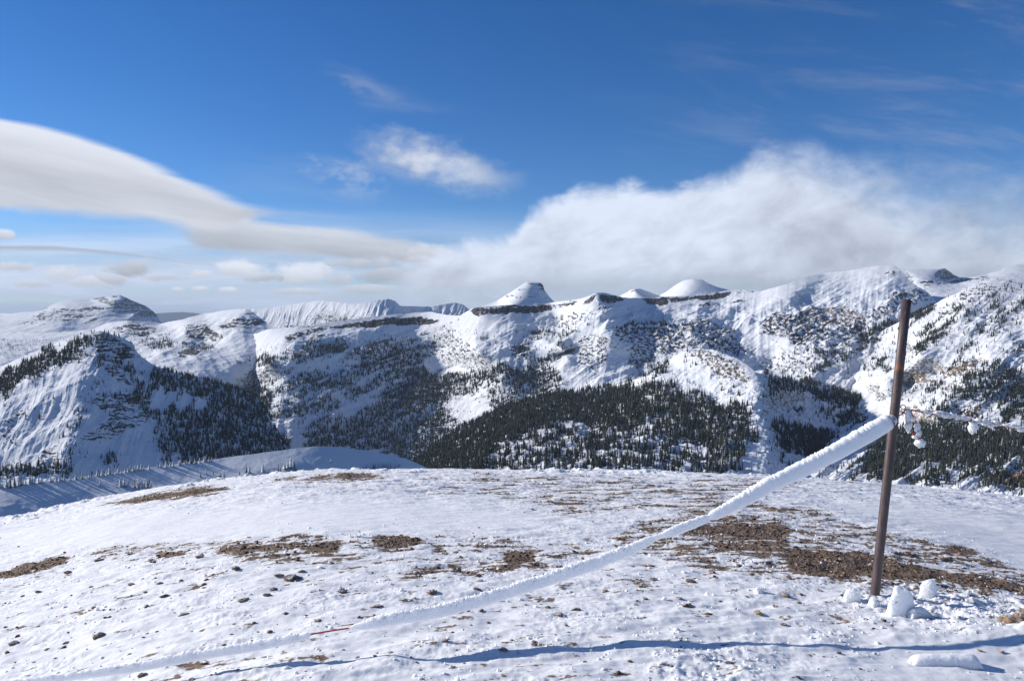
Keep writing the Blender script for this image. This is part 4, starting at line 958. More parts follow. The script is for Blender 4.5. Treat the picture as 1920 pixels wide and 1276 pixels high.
# ------------------------------------------------------------------ lumps of snow
def lump_mesh(mb, c, rx, ry, rz, seed, rough=0.25, n_=20, freq=1.6, flat=0.0):
    v = []
    r_ = np.random.default_rng(seed)
    off = r_.random(3) * 50
    for i in range(n_ + 1):
        th = math.pi * i / n_
        for j in range(n_ * 2):
            ph = math.pi * j / n_
            v.append((math.sin(th) * math.cos(ph), math.sin(th) * math.sin(ph), math.cos(th)))
    v = np.array(v)
    d = 1 + rough * (fbm(v[:, 0] * freq + off[0] + v[:, 2] * 1.3, v[:, 1] * freq + off[1] - v[:, 2], 4, 0.55, seed % 60) * 1.3)
    v = v * d[:, None] * np.array([rx, ry, rz])
    f = []
    w = n_ * 2
    for i in range(n_):
        for j in range(w):
            f.append((i * w + j, (i + 1) * w + j, (i + 1) * w + (j + 1) % w, i * w + (j + 1) % w))
    mb.add(v + np.array(c), f)

# rope on the right with lumps of snow, and its hanging tail
RPp = [(1691, 777), (1696, 770), (1702, 767), (1709, 768.5), (1727, 771.5), (1749, 776), (1781, 781), (1819, 788), (1849, 793), (1875, 798), (1917, 806), (1990, 820), (2100, 842), (2300, 885)]
rpath, rarc = resample(np.array([at(px, py, DP + 0.0009 * (px - 1691)) for px, py in RPp]), 500)
rr_ = bpy.data.objects.new('rope', None); COL.objects.link(rr_)
rr_.location = Vector(rpath[0])
tag(rr_, 'thin red cord with clumps of snow running right from the pole', 'rope')
O2 = np.array(rr_.location)
mb = MB(); tube(mb, rpath - O2, 0.0048, 8); mb.build('cord', cordm, rr_)
mb = MB()
PXM = DP / FPX
def rp(px, dy=0, dd=0):
    py = np.interp(px, [q[0] for q in RPp], [q[1] for q in RPp])
    return np.array(at(px, py + dy, DP + 0.0009 * (px - 1691) + dd)) - O2
sd_ = 0
for (px, dy, w, h_) in [(1735, -2, 10, 5), (1742, -1, 7, 5), (1757, -1.5, 7, 5), (1764, -2, 9, 6.2), (1773, -2, 9, 6.5), (1783, -2, 9, 6.2), (1793, -2, 9, 5.6), (1803, -2, 9, 5.2), (1812, -1.5, 8, 4.6), (1834, -2, 6, 5), (1842, -1, 9, 6), (1851, 0, 9, 6), (1857, 3, 7, 7), (1866, -2, 8, 6), (1871, -3, 6, 6), (1886, -2, 7, 4), (1896, -2, 9, 4.2), (1908, -1, 9, 4.5), (1918, 0, 8, 5), (1930, 0, 9, 4), (1946, 0, 10, 5), (1975, 0, 12, 5), (2010, 0, 12, 5), (2050, 0, 14, 5), (1720, -2, 6, 2.6)]:
    sd_ += 1
    c = rp(px, dy - 0.8)
    mb = MB()
    lump_mesh(mb, c, w * PXM, h_ * PXM * 0.72, h_ * PXM * 0.72, 100 + sd_, 0.95, 18, 1.7)
    mb.build('snow_clump', rime, rr_)
mb = MB()
for (px, py, w, h_, sd2) in [(1825, 800, 7.5, 11, 1)]:
    lump_mesh(mb, np.array(at(px, py, DP + 0.1)) - O2, w * PXM, w * PXM * .8, h_ * PXM, 140 + sd2, 0.9, 20, 1.7)
mb.build('snow_clump', rime, rr_)
# tail: two strands with slabs of rime
tl = bpy.data.objects.new('rope_tail', None)
COL.objects.link(tl); tl.parent = rr_
tl.location = (0, 0, 0)
for pts in ([(1708, 768), (1707, 775), (1706, 788), (1707, 800), (1710, 810), (1715, 818), (1722, 821), (1726, 820)], [(1708, 768), (1710, 776), (1714, 786), (1717, 793), (1721, 806), (1725, 818), (1726, 826), (1731, 834)]):
    pth, _ = resample(np.array([at(a, c, DP + 0.01) for a, c in pts]), 60)
    mb = MB(); tube(mb, pth - O2, 0.0044, 8); mb.build('cord', cordm, tl)
for pieces in ([(1702, 782, 5.5, 16)], [(1703, 799, 6, 9)], [(1714, 785, 3.5, 5)], [(1719, 802, 4.8, 8)], [(1723, 812, 4.5, 6)], [(1716, 819, 5.5, 3)], [(1724, 831, 9, 7)]):
    mb = MB()
    for (px, py, w, h_) in pieces:
        sd_ += 1
        lump_mesh(mb, np.array(at(px, py, DP + 0.005)) - O2, w * PXM, w * PXM * .7, h_ * PXM, 180 + sd_, 1.0, 20, 1.7)
    mb.build('snow_clump', rime, tl)

# ------------------------------------------------------------------ snow chunks around the post
def chunk(px, py, wpx, hpx, label, seed, peak=0.0, depth=0.7, rough=0.3):
    c = on_ground(px, py); s = c.y / FPX
    rx, rz = wpx * s / 2, hpx * s
    n_ = 44
    a, t = np.meshgrid(np.linspace(0, 2 * np.pi, n_ * 2, endpoint=False), np.linspace(0, 1, n_))
    r_ = (1 - t ** 1.6) ** (0.55 + peak)
    x = np.cos(a) * r_; y = np.sin(a) * r_; z = t
    o_ = seed * 7.7
    nz_ = fbm(x * 2.1 + o_ + z, y * 2.1 - o_ + z * 1.7, 5, 0.55, seed % 50)
    nr_ = fbm(x * 1.3 + o_, y * 1.3 + z * 1.5 - o_, 4, 0.55, (seed + 9) % 50)
    x = x * (1 + rough * nr_ * 1.5); y = y * (1 + rough * nr_ * 1.5); z = z * (1 + rough * 0.9 * nz_) - 0.12
    v = np.stack([x * rx, y * rx * depth, z * rz], -1).reshape(-1, 3)
    r_c = np.random.default_rng(seed + 900)
    sc_ = np.array([rx, rx * depth, rz]); vn = v / sc_
    for _ in range(15):
        d_ = r_c.normal(size=3); d_[2] = abs(d_[2]) * 0.6; d_ /= np.linalg.norm(d_)
        ov = np.maximum(vn @ d_ - r_c.uniform(0.38, 0.82), 0)
        vn = vn - ov[:, None] * d_ * 0.9
    vn = vn * (1 + 0.13 * fbm(vn[:, 0] * 3.1 + o_ + vn[:, 1] * 2, vn[:, 2] * 3.4 + vn[:, 1] * 2.2, 5, 0.62, 44, ridged=True))[:, None]
    v = vn * sc_
    w = n_ * 2; i_ = np.arange(n_ * w).reshape(n_, w)
    f = np.stack([i_[:-1], np.roll(i_, -1, 1)[:-1], np.roll(i_, -1, 1)[1:], i_[1:]], -1).reshape(-1, 4)
    o = obj('snow_chunk', mesh_from('snow_chunk', v, f, rime))
    o.location = c
    tag(o, label, 'snow chunk', 'chunks of snow around the pole')
    return o
chunk(1692, 1152, 84, 84, 'tall pointed white snow chunk just right of the pole base', 3, 0.5, 0.6, 0.35)
chunk(1740, 1117, 50, 40, 'square white snow chunk set back to the right of the pole', 5, -0.3, 0.6, 0.3)
chunk(1752, 1112, 14, 26, 'thin upright sliver of snow on the square chunk', 15, 0.4, 0.5, 0.2)
chunk(1598, 1124, 56, 22, 'low rounded snow mound just left of the pole base', 8, 0.0, 0.7, 0.3)
chunk(1638, 1134, 40, 20, 'small ragged snow heap in front of the pole base', 11, 0.2, 0.6, 0.5)
chunk(1422, 1110, 34, 14, 'small lone snow lump on the ground left of the pole', 14, 0.0, 0.6, 0.3)
chunk(1720, 1155, 70, 26, 'broken snow heap at the foot of the tall chunk', 21, 0.1, 0.7, 0.5)
# long slab of snow at the lower right
c = on_ground(1772, 1242); s = c.y / FPX
u, vv_ = np.meshgrid(np.linspace(-1, 1, 140), np.linspace(-1, 1, 60))
edge_ = np.clip((1 - np.abs(u) ** 8) * (1 - np.abs(vv_) ** 3), 0, 1) ** 0.5
zz_ = edge_ * (20 * s) * (1 + 0.10 * fbm(u * 4, vv_ * 1.5, 4, 0.5, 9)) - 0.012
slab = obj('snow_slab', mesh_from('snow_slab', np.stack([u * 66 * s + 0.01 * vv_, vv_ * 0.045 + 0.005 * fbm(u * 5, vv_, 3), zz_], -1).reshape(-1, 3), grid_faces(60, 140), rime))
slab.location = c
tag(slab, 'long flat block of smooth snow lying at the lower right corner', 'snow slab')

# ------------------------------------------------------------------ stones lying in the snow
stone_m, nt, b = material('brown_stone')
p = ocoord(nt)
a1 = nt.noise(p, 45.0, 5.0, 0.65)
oi = nt.new('ShaderNodeObjectInfo')
rnd = V(nt, oi.outputs['Random'])
c1 = nt.mix(rnd, (0.16, 0.10, 0.068, 1), (0.38, 0.27, 0.17, 1))
cc = nt.mix(nt.ss(a1, 0.25, 0.6), (0.06, 0.036, 0.026, 1), c1)
cc = nt.mix(nt.ss(a1, 0.62, 0.75) * 0.6, cc, (0.34, 0.27, 0.19, 1))
geo = nt.new('ShaderNodeNewGeometry'); sp_ = nt.new('ShaderNodeSeparateXYZ'); nt.t.links.new(geo.outputs['Normal'], sp_.inputs[0])
frost = nt.ss(V(nt, sp_.outputs[2]) + (nt.noise(p, 60.0, 4.0, 0.6) - 0.5) * 1.2, 0.80, 1.0) * 0.55
cc = nt.mix(frost, cc, (0.86, 0.87, 0.9, 1))
nt.put(b.inputs['Base Color'], cc)
b.inputs['Roughness'].default_value = 0.9
bump(nt, b, a1, 0.8, 0.012)
def stone_mesh(seed, nn_=16, rough=0.85, name='stone'):
    mb = MB(); lump_mesh(mb, (0, 0, 0), 1, 0.8, 0.62, seed, rough, nn_, 1.3)
    me = bpy.data.meshes.new(name)
    v = np.array(mb.v)
    # a few planar breaks
    r_ = np.random.default_rng(seed + 500)
    for _ in range(7):
        d = r_.normal(size=3); d /= np.linalg.norm(d)
        lim = r_.uniform(0.45, 0.8)
        over_ = np.maximum(v @ d - lim, 0)
        v = v - over_[:, None] * d * 0.85
    me.from_pydata([tuple(q) for q in v], [], mb.f)
    me.materials.append(stone_m)
    me.polygons.foreach_set('use_smooth', [True] * len(me.polygons))
    me.update()
    return me
STM = [stone_mesh(40 + i * 7) for i in range(9)]
STONES = []
def stones(pts, label, group):
    for (px, py, w) in pts:
        c = on_ground(px, py)
        s = w * c.y / FPX / 2
        o = obj('stone', STM[len(STONES) % len(STM)])
        o.location = c + Vector((0, 0, s * 0.02))
        o.rotation_euler = (random.uniform(-.3, .3), random.uniform(-.3, .3), random.uniform(0, 6.28))
        o.scale = (s * random.uniform(.9, 1.15), s * random.uniform(.8, 1.0), s * random.uniform(.45, .75))
        tag(o, label, 'stone', group); STONES.append(o)
def one(px, py, w, label, h=None): 
    stones([(px, py, w)], label, 'stones poking out of the snow')
Z6 = lambda *p: [(a / 2.798, 820 + c / 2.798, w / 2.798) for a, c, w in p]
Z7 = lambda *p: [(640 + a / 3, 860 + c / 3, w / 3) for a, c, w in p]
Z8 = lambda *p: [(1200 + a / 2.667, 860 + c / 2.667, w / 2.667) for a, c, w in p]
one(548, 1086, 40, 'large rough dark brown stone half buried in snow, biggest at left')
one(524, 1079, 22, 'dark stone against the left side of the biggest left stone')
one(187, 1193, 27, 'triangular dark brown stone above the spiky rime at lower left')
one(25, 1206, 22, 'round dark stone with a snow tail near the left frame edge')
one(375, 1046, 24, 'brown stone standing at the end of the upper left turf patches')
one(459, 1126, 24, 'speckled flat brown stone left of the visible bare red rope')
one(595, 1165, 17, 'dark stone just above the bare red stretch of rope')
one(268, 1266, 22, 'slanted tan stone below the spiky rime at the bottom edge')
one(360, 1274, 16, 'brown stone cut by the bottom edge left of the rope shadow')
one(945, 1219, 19, 'tan stone with a rusty spot just above the rope shadow')
one(1049, 1152, 22, 'grey brown stone with a snow drift behind it, below the rope')
one(1080, 1143, 17, 'dark jagged stone beside the grey brown drifted stone')
one(1203, 1100, 20, 'smooth tan stone right of centre, casting a shadow on snow')
one(1134, 1109, 16, 'upright tan stone between the rope and the smooth tan stone')
one(995, 1057, 13, 'pale upright stone behind the rope at centre')
one(1416, 987, 12, 'round tan stone at the top of the big turf patch')
one(1425, 1150, 22, 'spiky brown stone alone in the snow left of the pole')
one(1288, 1136, 24, 'flat reddish brown stone in the snow below the rope')
one(1474, 1117, 22, 'brown stone on snow between the pole and the lone lump')
one(1469, 1171, 15, 'flat tan stone above the rope shadow at right')
one(847, 1252, 14, 'brown stone sitting on the rope shadow')
one(788, 1256, 10, 'small brown stone just below the rope shadow')
one(706, 1137, 22, 'tan stone on the snow just above the left rime')
one(812, 1112, 22, 'pale brown pair-topped stone above the rime left of centre')
one(895, 1079, 17, 'brown stone at the near edge of the centre turf')
one(901, 1089, 14, 'low tan stone just below the centre turf stone')
one(895, 1105, 16, 'flat brown stone closest above the rime near centre')
one(855, 1070, 24, 'brown stone between two turf tufts left of centre')
one(642, 1109, 26, 'long flat brown stone right of the biggest left stone')
one(1880, 1169, 12, 'small stone in the shade of the boulder at right edge')
one(1876, 1222, 16, 'flat reddish stone right of the long snow slab')
stones(Z6((690, 775, 40), (845, 766, 38), (950, 750, 26), (480, 783, 24), (800, 650, 70), (1240, 690, 60), (760, 812, 40), (870, 835, 46), (770, 888, 36), (965, 930, 46), (1285, 852, 60), (1405, 830, 50), (1500, 925, 36), (1605, 932, 24), (1430, 798, 44), (1580, 706, 40), (1665, 965, 40)), 'brown stone in the crusted snow of the left half, above the spiky rime', 'stones left of centre above the rope')
stones(Z6((30, 997, 30), (200, 990, 20), (495, 893, 30), (540, 905, 20), (580, 940, 16), (205, 812, 46), (360, 710, 40), (520, 645, 50), (90, 1045, 40), (350, 1078, 44), (245, 1115, 24), (290, 1160, 24), (180, 1178, 22), (770, 1028, 20), (1005, 1018, 22), (1180, 1090, 30), (1215, 1035, 22), (1355, 1020, 24), (1320, 1065, 20)), 'small dark stone scattered on snow at far lower left', 'small stones at lower left')
stones(Z7((580, 1025, 46), (1085, 1028, 30), (960, 1022, 26), (650, 1075, 20), (275, 1088, 36), (200, 1093, 24), (90, 1118, 34), (420, 1143, 20), (440, 1190, 28), (10, 1075, 24), (885, 798, 30), (935, 770, 28), (1265, 935, 28), (1275, 975, 24), (1120, 818, 18), (1240, 724, 44), (1500, 655, 40), (1755, 680, 50), (1640, 605, 30), (1660, 798, 24), (1035, 820, 20), (730, 933, 20), (825, 922, 26), (690, 1150, 26), (1145, 626, 24)), 'brown stone scattered on snow below or right of the rope', 'stones below the rope')
stones(Z8((65, 605, 44), (240, 735, 64), (20, 535, 50), (60, 540, 40), (235, 478, 24), (235, 588, 24), (255, 615, 60), (735, 590, 40), (625, 520, 26), (765, 296, 28), (690, 260, 24), (1145, 420, 26), (400, 412, 34), (900, 660, 30), (805, 680, 34), (795, 722, 34), (680, 740, 36), (740, 745, 20), (400, 715, 20), (480, 750, 22), (200, 700, 40), (30, 704, 30), (1700, 960, 30), (1110, 745, 24), (1230, 748, 34), (155, 620, 20)), 'brown stone in the patchy turf and snow around the pole', 'stones around the pole')

# snow capped boulder at the right edge
bl = on_ground(1902, 1170); s = bl.y / FPX
boulder = bpy.data.objects.new('boulder', None); COL.objects.link(boulder); boulder.location = bl
tag(boulder, 'low brown boulder with a snow bank against it at the right frame edge', 'boulder')
mb = MB(); lump_mesh(mb, (26 * s, 0.03, -0.01), 42 * s, 30 * s, 20 * s, 77, 0.7, 30, 1.6)
mb.build('stone', stone_m, boulder)
mb = MB(); lump_mesh(mb, (22 * s, -0.09, -0.015), 62 * s, 30 * s, 18 * s, 78, 0.3, 26, 1.4)
mb.build('snow_bank', rime, boulder)

# ------------------------------------------------------------------ gravel and clods of turf in the bare patches (uncountable)
clod_m, nt, b = material('turf_clods')
p = ocoord(nt)
tn = attr(nt, 'tint')
cc = nt.mix(tn, (0.040, 0.025, 0.018, 1), (0.28, 0.19, 0.125, 1))
cc = nt.mix(nt.ss(nt.noise(p, 90.0, 3.0, 0.6), 0.4, 0.7) * 0.5, cc, (0.06, 0.04, 0.03, 1))
nt.put(b.inputs['Base Color'], cc)
b.inputs['Roughness'].default_value = 0.95
phi_ = (1 + 5 ** .5) / 2
ICV = np.array([(-1, phi_, 0), (1, phi_, 0), (-1, -phi_, 0), (1, -phi_, 0), (0, -1, phi_), (0, 1, phi_), (0, -1, -phi_), (0, 1, -phi_), (phi_, 0, -1), (phi_, 0, 1), (-phi_, 0, -1), (-phi_, 0, 1)]) / 1.9
ICF = np.array([(0, 11, 5), (0, 5, 1), (0, 1, 7), (0, 7, 10), (0, 10, 11), (1, 5, 9), (5, 11, 4), (11, 10, 2), (10, 7, 6), (7, 1, 8), (3, 9, 4), (3, 4, 2), (3, 2, 6), (3, 6, 8), (3, 8, 9), (4, 9, 5), (2, 4, 11), (6, 2, 10), (8, 6, 7), (9, 8, 1)])
def scatter_clods():
    N = 900000
    y = np.exp(RNG.uniform(math.log(3.0), math.log(22), N)); u = RNG.uniform(-.72, .72, N); x = u * y
    # even density on the ground: weight by y*y
    keep = RNG.random(N) < np.clip((y / 9.0) ** 2, 0, 1)
    x, y = x[keep], y[keep]
    iu = np.clip((x / (0.86 * y + 2.4) + 1) / 2 * (ncol - 1), 0, ncol - 2).astype(int); iy = np.clip((np.log(y) - math.log(1.3)) / (math.log(46) - math.log(1.3)) * (nrow - 1), 0, nrow - 2).astype(int)
    bv_ = bare[iy, iu]; zg = GZ[iy, iu]
    pr = np.clip((bv_ - 0.54) * 3.0, 0, 1) * 0.30 + 0.0018 * (1 - GS[iy, iu])
    keep = RNG.random(len(x)) < pr
    x, y, zg, bv_ = x[keep], y[keep], zg[keep], bv_[keep]
    print('clods', len(x))
    if len(x) > 42000:
        sel = RNG.choice(len(x), 42000, replace=False); x, y, zg, bv_ = x[sel], y[sel], zg[sel], bv_[sel]
    n_ = len(x)
    s = RNG.lognormal(math.log(0.0042), 0.5, n_) * (1 + 0.03 * y)
    s = np.minimum(s, 0.016)
    rot = RNG.uniform(0, 6.28, n_); cr, sr = np.cos(rot), np.sin(rot)
    v = np.repeat(ICV[None], n_, 0) * (1 + RNG.normal(0, .22, (n_, 12, 1)))
    v = v * np.stack([s * RNG.uniform(.9, 1.9, n_), s, s * RNG.uniform(.5, .9, n_)], -1)[:, None]
    vx = v[..., 0] * cr[:, None] - v[..., 1] * sr[:, None]; vy = v[..., 0] * sr[:, None] + v[..., 1] * cr[:, None]
    V3 = np.stack([vx + x[:, None], vy + y[:, None], v[..., 2] + zg[:, None] + s[:, None] * .15], -1).reshape(-1, 3)
    F3 = (ICF[None] + (np.arange(n_) * 12)[:, None, None]).reshape(-1, 3)
    tint = np.repeat(np.clip(RNG.beta(1.6, 2.4, n_), 0, 1), 12)
    o = obj('turf_clods', mesh_from('turf_clods', V3, F3, clod_m, {'tint': tint}, smooth=False))
    tag(o, 'brown gravel and frozen turf clods in the bare patches', 'gravel', None, 'stuff')
scatter_clods()
# crumbs of crusty snow over the near ground (uncountable)
def scatter_crumbs():
    N = 42000
    y = RNG.uniform(2.6, 8.5, N); u = RNG.uniform(-.72, .72, N); x = u * y
    iu = np.clip((x / (0.86 * y + 2.4) + 1) / 2 * (ncol - 1), 0, ncol - 2).astype(int); iy = np.clip((np.log(y) - math.log(1.3)) / (math.log(46) - math.log(1.3)) * (nrow - 1), 0, nrow - 2).astype(int)
    px, py = project(x, y, GZ[iy, iu])
    pr = (0.04 + 0.5 * sst(fbm(x / 0.5, y / 0.4, 3, 0.5, 14), -0.1, 0.5) + 0.8 * look(LUMPY, px, py)) * (1 - 0.95 * GS[iy, iu]) * 0.8
    keep = RNG.random(N) < pr
    x, y, zg = x[keep], y[keep], GZ[iy, iu][keep]
    n_ = len(x); print('crumbs', n_)
    s = np.minimum(RNG.lognormal(math.log(0.0038), 0.5, n_), 0.014)
    v = np.repeat(ICV[None], n_, 0) * (1 + RNG.normal(0, .25, (n_, 12, 1))) * np.stack([s * RNG.uniform(.8, 1.6, n_), s, s * RNG.uniform(.6, 1.2, n_)], -1)[:, None]
    rot = RNG.uniform(0, 6.28, n_); cr, sr = np.cos(rot), np.sin(rot)
    vx = v[..., 0] * cr[:, None] - v[..., 1] * sr[:, None]; vy = v[..., 0] * sr[:, None] + v[..., 1] * cr[:, None]
    V3 = np.stack([vx + x[:, None], vy + y[:, None], v[..., 2] + zg[:, None] + s[:, None] * .2], -1).reshape(-1, 3)
    F3 = (ICF[None] + (np.arange(n_) * 12)[:, None, None]).reshape(-1, 3)
    o = obj('snow_crumbs', mesh_from('snow_crumbs', V3, F3, rime))
    tag(o, 'crumbs of crusty snow strewn over the near ground', 'snow crumbs', None, 'stuff')
scatter_crumbs()

# ------------------------------------------------------------------ conifers
def conifer(seed, tiers, sides, width=0.17, base=0.04, droop=0.35, trunk=True):
    """unit-height conifer: jagged drooping whorls. returns v, f(tri), part index"""
    r_ = np.random.default_rng(seed)
    v = []; f = []; mi = []
    for i in range(tiers):
        q = i / tiers
        zt = base + (1 - base) * (q + 1.15 / tiers) + r_.normal(0, .004)
        zt = min(zt, 1.0)
        zb = base + (1 - base) * q - droop / tiers
        rad = width * (1 - q) ** 0.85 * r_.uniform(.75, 1.2) + 0.008
        o = len(v); v.append((r_.normal(0, .006), r_.normal(0, .006), zt))
        a0 = r_.uniform(0, 6.28)
        for j in range(sides):
            a = a0 + 2 * math.pi * j / sides
            rr2 = rad * (r_.uniform(.45, .75) if j % 2 else r_.uniform(.85, 1.35))
            v.append((math.cos(a) * rr2, math.sin(a) * rr2, max(0.0, zb + (0.25 / tiers if j % 2 else -0.12 / tiers) + r_.normal(0, .01))))
        for j in range(sides):
            f.append((o, o + 1 + j, o + 1 + (j + 1) % sides)); mi.append(0)
    if trunk:
        o = len(v)
        for z_, rad in ((-0.03, .016), (0.5, .008)):
            for j in range(5):
                v.append((math.cos(j * 1.2566) * rad, math.sin(j * 1.2566) * rad, z_))
        for j in range(5):
            a, b_ = o + j, o + (j + 1) % 5
            f.append((a, b_, b_ + 5)); f.append((a, b_ + 5, a + 5)); mi += [1, 1]
    return np.array(v), np.array(f), np.array(mi)
def needle_mat(name, dark, light, snow_amt, use_attr):
    m, nt, b = material(name)
    p = ocoord(nt)
    if use_attr: t0 = attr(nt, 'tint')
    else: t0 = V(nt, nt.new('ShaderNodeObjectInfo').outputs['Random'])
    c = nt.mix(t0, (*dark, 1), (*light, 1))
    gg = nt.new('ShaderNodeNewGeometry'); s3 = nt.new('ShaderNodeSeparateXYZ'); nt.t.links.new(gg.outputs['Normal'], s3.inputs[0])
    nv = nt.noise(p, 0.9 if snow_amt < .5 else 3.0, 4.0, 0.6)
    fr = nt.ss(nv + V(nt, s3.outputs[2]) * 0.3, 0.78 - snow_amt * 0.5, 0.95 - snow_amt * 0.3) * min(1.0, snow_amt * 1.2 + .12)
    nt.put(b.inputs['Base Color'], nt.mix(fr, c, (0.80, 0.82, 0.86, 1)))
    b.inputs['Roughness'].default_value = 0.9
    b.inputs['Specular IOR Level'].default_value = 0.1
    return m
bark, nt, b = material('bark')
nt.put(b.inputs['Base Color'], nt.mix(nt.noise(ocoord(nt), 4.0, 3.0, 0.6), (0.05, 0.035, 0.025, 1), (0.12, 0.085, 0.06, 1)))
b.inputs['Roughness'].default_value = 0.95
ND_S = needle_mat('needles_mass', (0.008, 0.013, 0.012), (0.046, 0.054, 0.036), 0.04, True)
ND_O = needle_mat('needles', (0.008, 0.013, 0.012), (0.046, 0.054, 0.036), 0.08, False)
ND_F = needle_mat('frosted_needles', (0.05, 0.06, 0.055), (0.09, 0.10, 0.085), 0.75, False)
ND_G = needle_mat('dusted_needles', (0.02, 0.028, 0.024), (0.05, 0.06, 0.045), 0.38, False)

FORESTSOFT = blur_map(FOREST, 9)
TREE = []   # x, y, z, height, tint
def scatter(sh, spacing, hmin, hmax, streak=None, seed=1, gain=1.0, noise_px=(14, 7), cap=16000, thresh=0.5):
    P_, nb = sh['P'], sh['nb']
    px, py, T = sh['px'], sh['py'], sh['t']
    Q_ = P_[nb - 1:]
    e1 = Q_[1:, :-1] - Q_[:-1, :-1]; e2 = Q_[:-1, 1:] - Q_[:-1, :-1]
    area = np.abs(e1[..., 0] * e2[..., 1] - e1[..., 1] * e2[..., 0])        # plan area
    pxc, pyc = px[nb - 1:][:-1, :-1], py[nb - 1:][:-1, :-1]
    wx_ = 16 * fbm(pxc / 30.0, pyc / 14.0, 3, 0.55, seed + 71); wy_ = 9 * fbm(pxc / 26.0, pyc / 12.0, 3, 0.55, seed + 72)
    den = look(FOREST, pxc + wx_, pyc + wy_)
    den = np.maximum(den * 0.93, 0.55 * look(FORESTSOFT, pxc, pyc))
    if streak:
        (kx, ky, lam, asp) = streak
        L = math.hypot(kx, ky); ux, uy = kx / L, ky / L
        nz_ = fbm((-pxc * uy + pyc * ux) / lam, (pxc * ux + pyc * uy) / (lam * asp), 4, 0.6, seed)
    else:
        nz_ = fbm(pxc / noise_px[0], pyc / noise_px[1], 4, 0.6, seed)
    nz_ = nz_ + 0.35 * fbm(pxc / 40.0, pyc / 18.0, 3, 0.5, seed + 31)
    cover = sst(nz_ * 1.75 + (den * 2.25 - 1.05), -0.10, 0.22) * np.clip(den * 6, 0, 1) + 0.16 * np.clip(den, 0, 0.5)
    w = area * cover * gain / spacing ** 2
    tot = w.sum(); N = int(min(tot, cap))
    print('trees', sh['name'], int(tot), '->', N)
    if N < 1: return
    idx = np.random.default_rng(seed).choice(w.size, N, p=(w / tot).ravel())
    r_ = np.random.default_rng(seed + 1)
    i, j = np.unravel_index(idx, w.shape)
    a, b_ = r_.random(N)[:, None], r_.random(N)[:, None]
    Pt = Q_[i, j] * (1 - a) * (1 - b_) + Q_[i + 1, j] * a * (1 - b_) + Q_[i, j + 1] * (1 - a) * b_ + Q_[i + 1, j + 1] * a * b_
    dn = den[i, j]
    h = (hmin * 0.75 + (hmax * 1.1 - hmin * 0.75) * r_.random(N) ** 1.7) * (0.55 + 0.45 * np.clip(dn * 1.4, 0, 1))
    TREE.append(np.concatenate([Pt, h[:, None], r_.random(N)[:, None]], 1))
scatter(sh_j, 5.0, 8, 17, (-0.5, 1.0, 16, 3), 3, cap=18000)
scatter(sh_c, 10, 9, 16, None, 5, cap=6000)
scatter(sh_d, 5.2, 9, 20, (-0.93, 0.42, 21, 5), 7, cap=36000)
scatter(sh_h, 5.6, 9, 21, None, 9, cap=20000, noise_px=(18, 9))
scatter(sh_g, 4.6, 7, 18, (-0.8, 0.58, 12, 5), 11, cap=22000)
TR = np.concatenate(TREE, 0)
tpx, tpy = project(TR[:, 0], TR[:, 1], TR[:, 2])
ttop = project(TR[:, 0], TR[:, 1], TR[:, 2] + TR[:, 3])[1]
sky_at = np.interp(tpx, SKX, SKY_)
hill_at = np.interp(tpx, [-300, 0, 200, 420, 600, 690, 806], [940, 914, 888, 858, 836, 845, 880], right=9999)
rim_at = np.minimum(sky_at, hill_at)
apparent = np.where((tpx > -20) & (tpx < 1940) & (tpy < rim_at + 3), tpy - ttop, 0)
# drop what lies wholly outside the frame or hidden by the plateau, far from the edge
vis = (tpx > -160) & (tpx < 2080) & (ttop < rim_at + 40)
# trees with room round them read as single trees: prefer those
order = np.argsort(-apparent)
cell = {}
pick = []
for k_ in order:
    if apparent[k_] < 9: break
    key = (int(tpx[k_] / 9), int(tpy[k_] / 8))
    if key in cell: continue
    cell[key] = 1
    pick.append(k_)
    if len(pick) >= 235: break
pick = np.array(pick)
single = np.zeros(len(TR), bool); single[pick] = True
print('singles', len(pick), apparent[pick].min(), apparent[pick].max())

PRO = [conifer(i * 5 + 2, 5, 6, RNG.uniform(.13, .19), 0.05, trunk=False) for i in range(14)]
rest = TR[vis & ~single]
typ = RNG.integers(0, len(PRO), len(rest))
VV, FF, TT = [], [], []; off_ = 0
for ti, (pv, pfc, pm) in enumerate(PRO):
    q = rest[typ == ti]; n_ = len(q)
    rot = RNG.uniform(0, 6.28, n_); cr, sr = np.cos(rot), np.sin(rot)
    wd = q[:, 3] * RNG.uniform(.65, 1.45, n_)
    x = (pv[None, :, 0] * cr[:, None] - pv[None, :, 1] * sr[:, None]) * wd[:, None] + q[:, 0:1]
    y = (pv[None, :, 0] * sr[:, None] + pv[None, :, 1] * cr[:, None]) * wd[:, None] + q[:, 1:2]
    z = pv[None, :, 2] * q[:, 3:4] + q[:, 2:3] - 0.4
    VV.append(np.stack([x, y, z], -1).reshape(-1, 3))
    FF.append((pfc[None] + (np.arange(n_) * len(pv))[:, None, None]).reshape(-1, 3) + off_)
    TT.append(np.repeat(q[:, 4], len(pv))); off_ += n_ * len(pv)
fo = obj('forest', mesh_from('forest', np.concatenate(VV), np.concatenate(FF), ND_S, {'tint': np.concatenate(TT)}, smooth=False))
tag(fo, 'dark conifer forest covering the mountain slopes', 'forest', None, 'stuff')

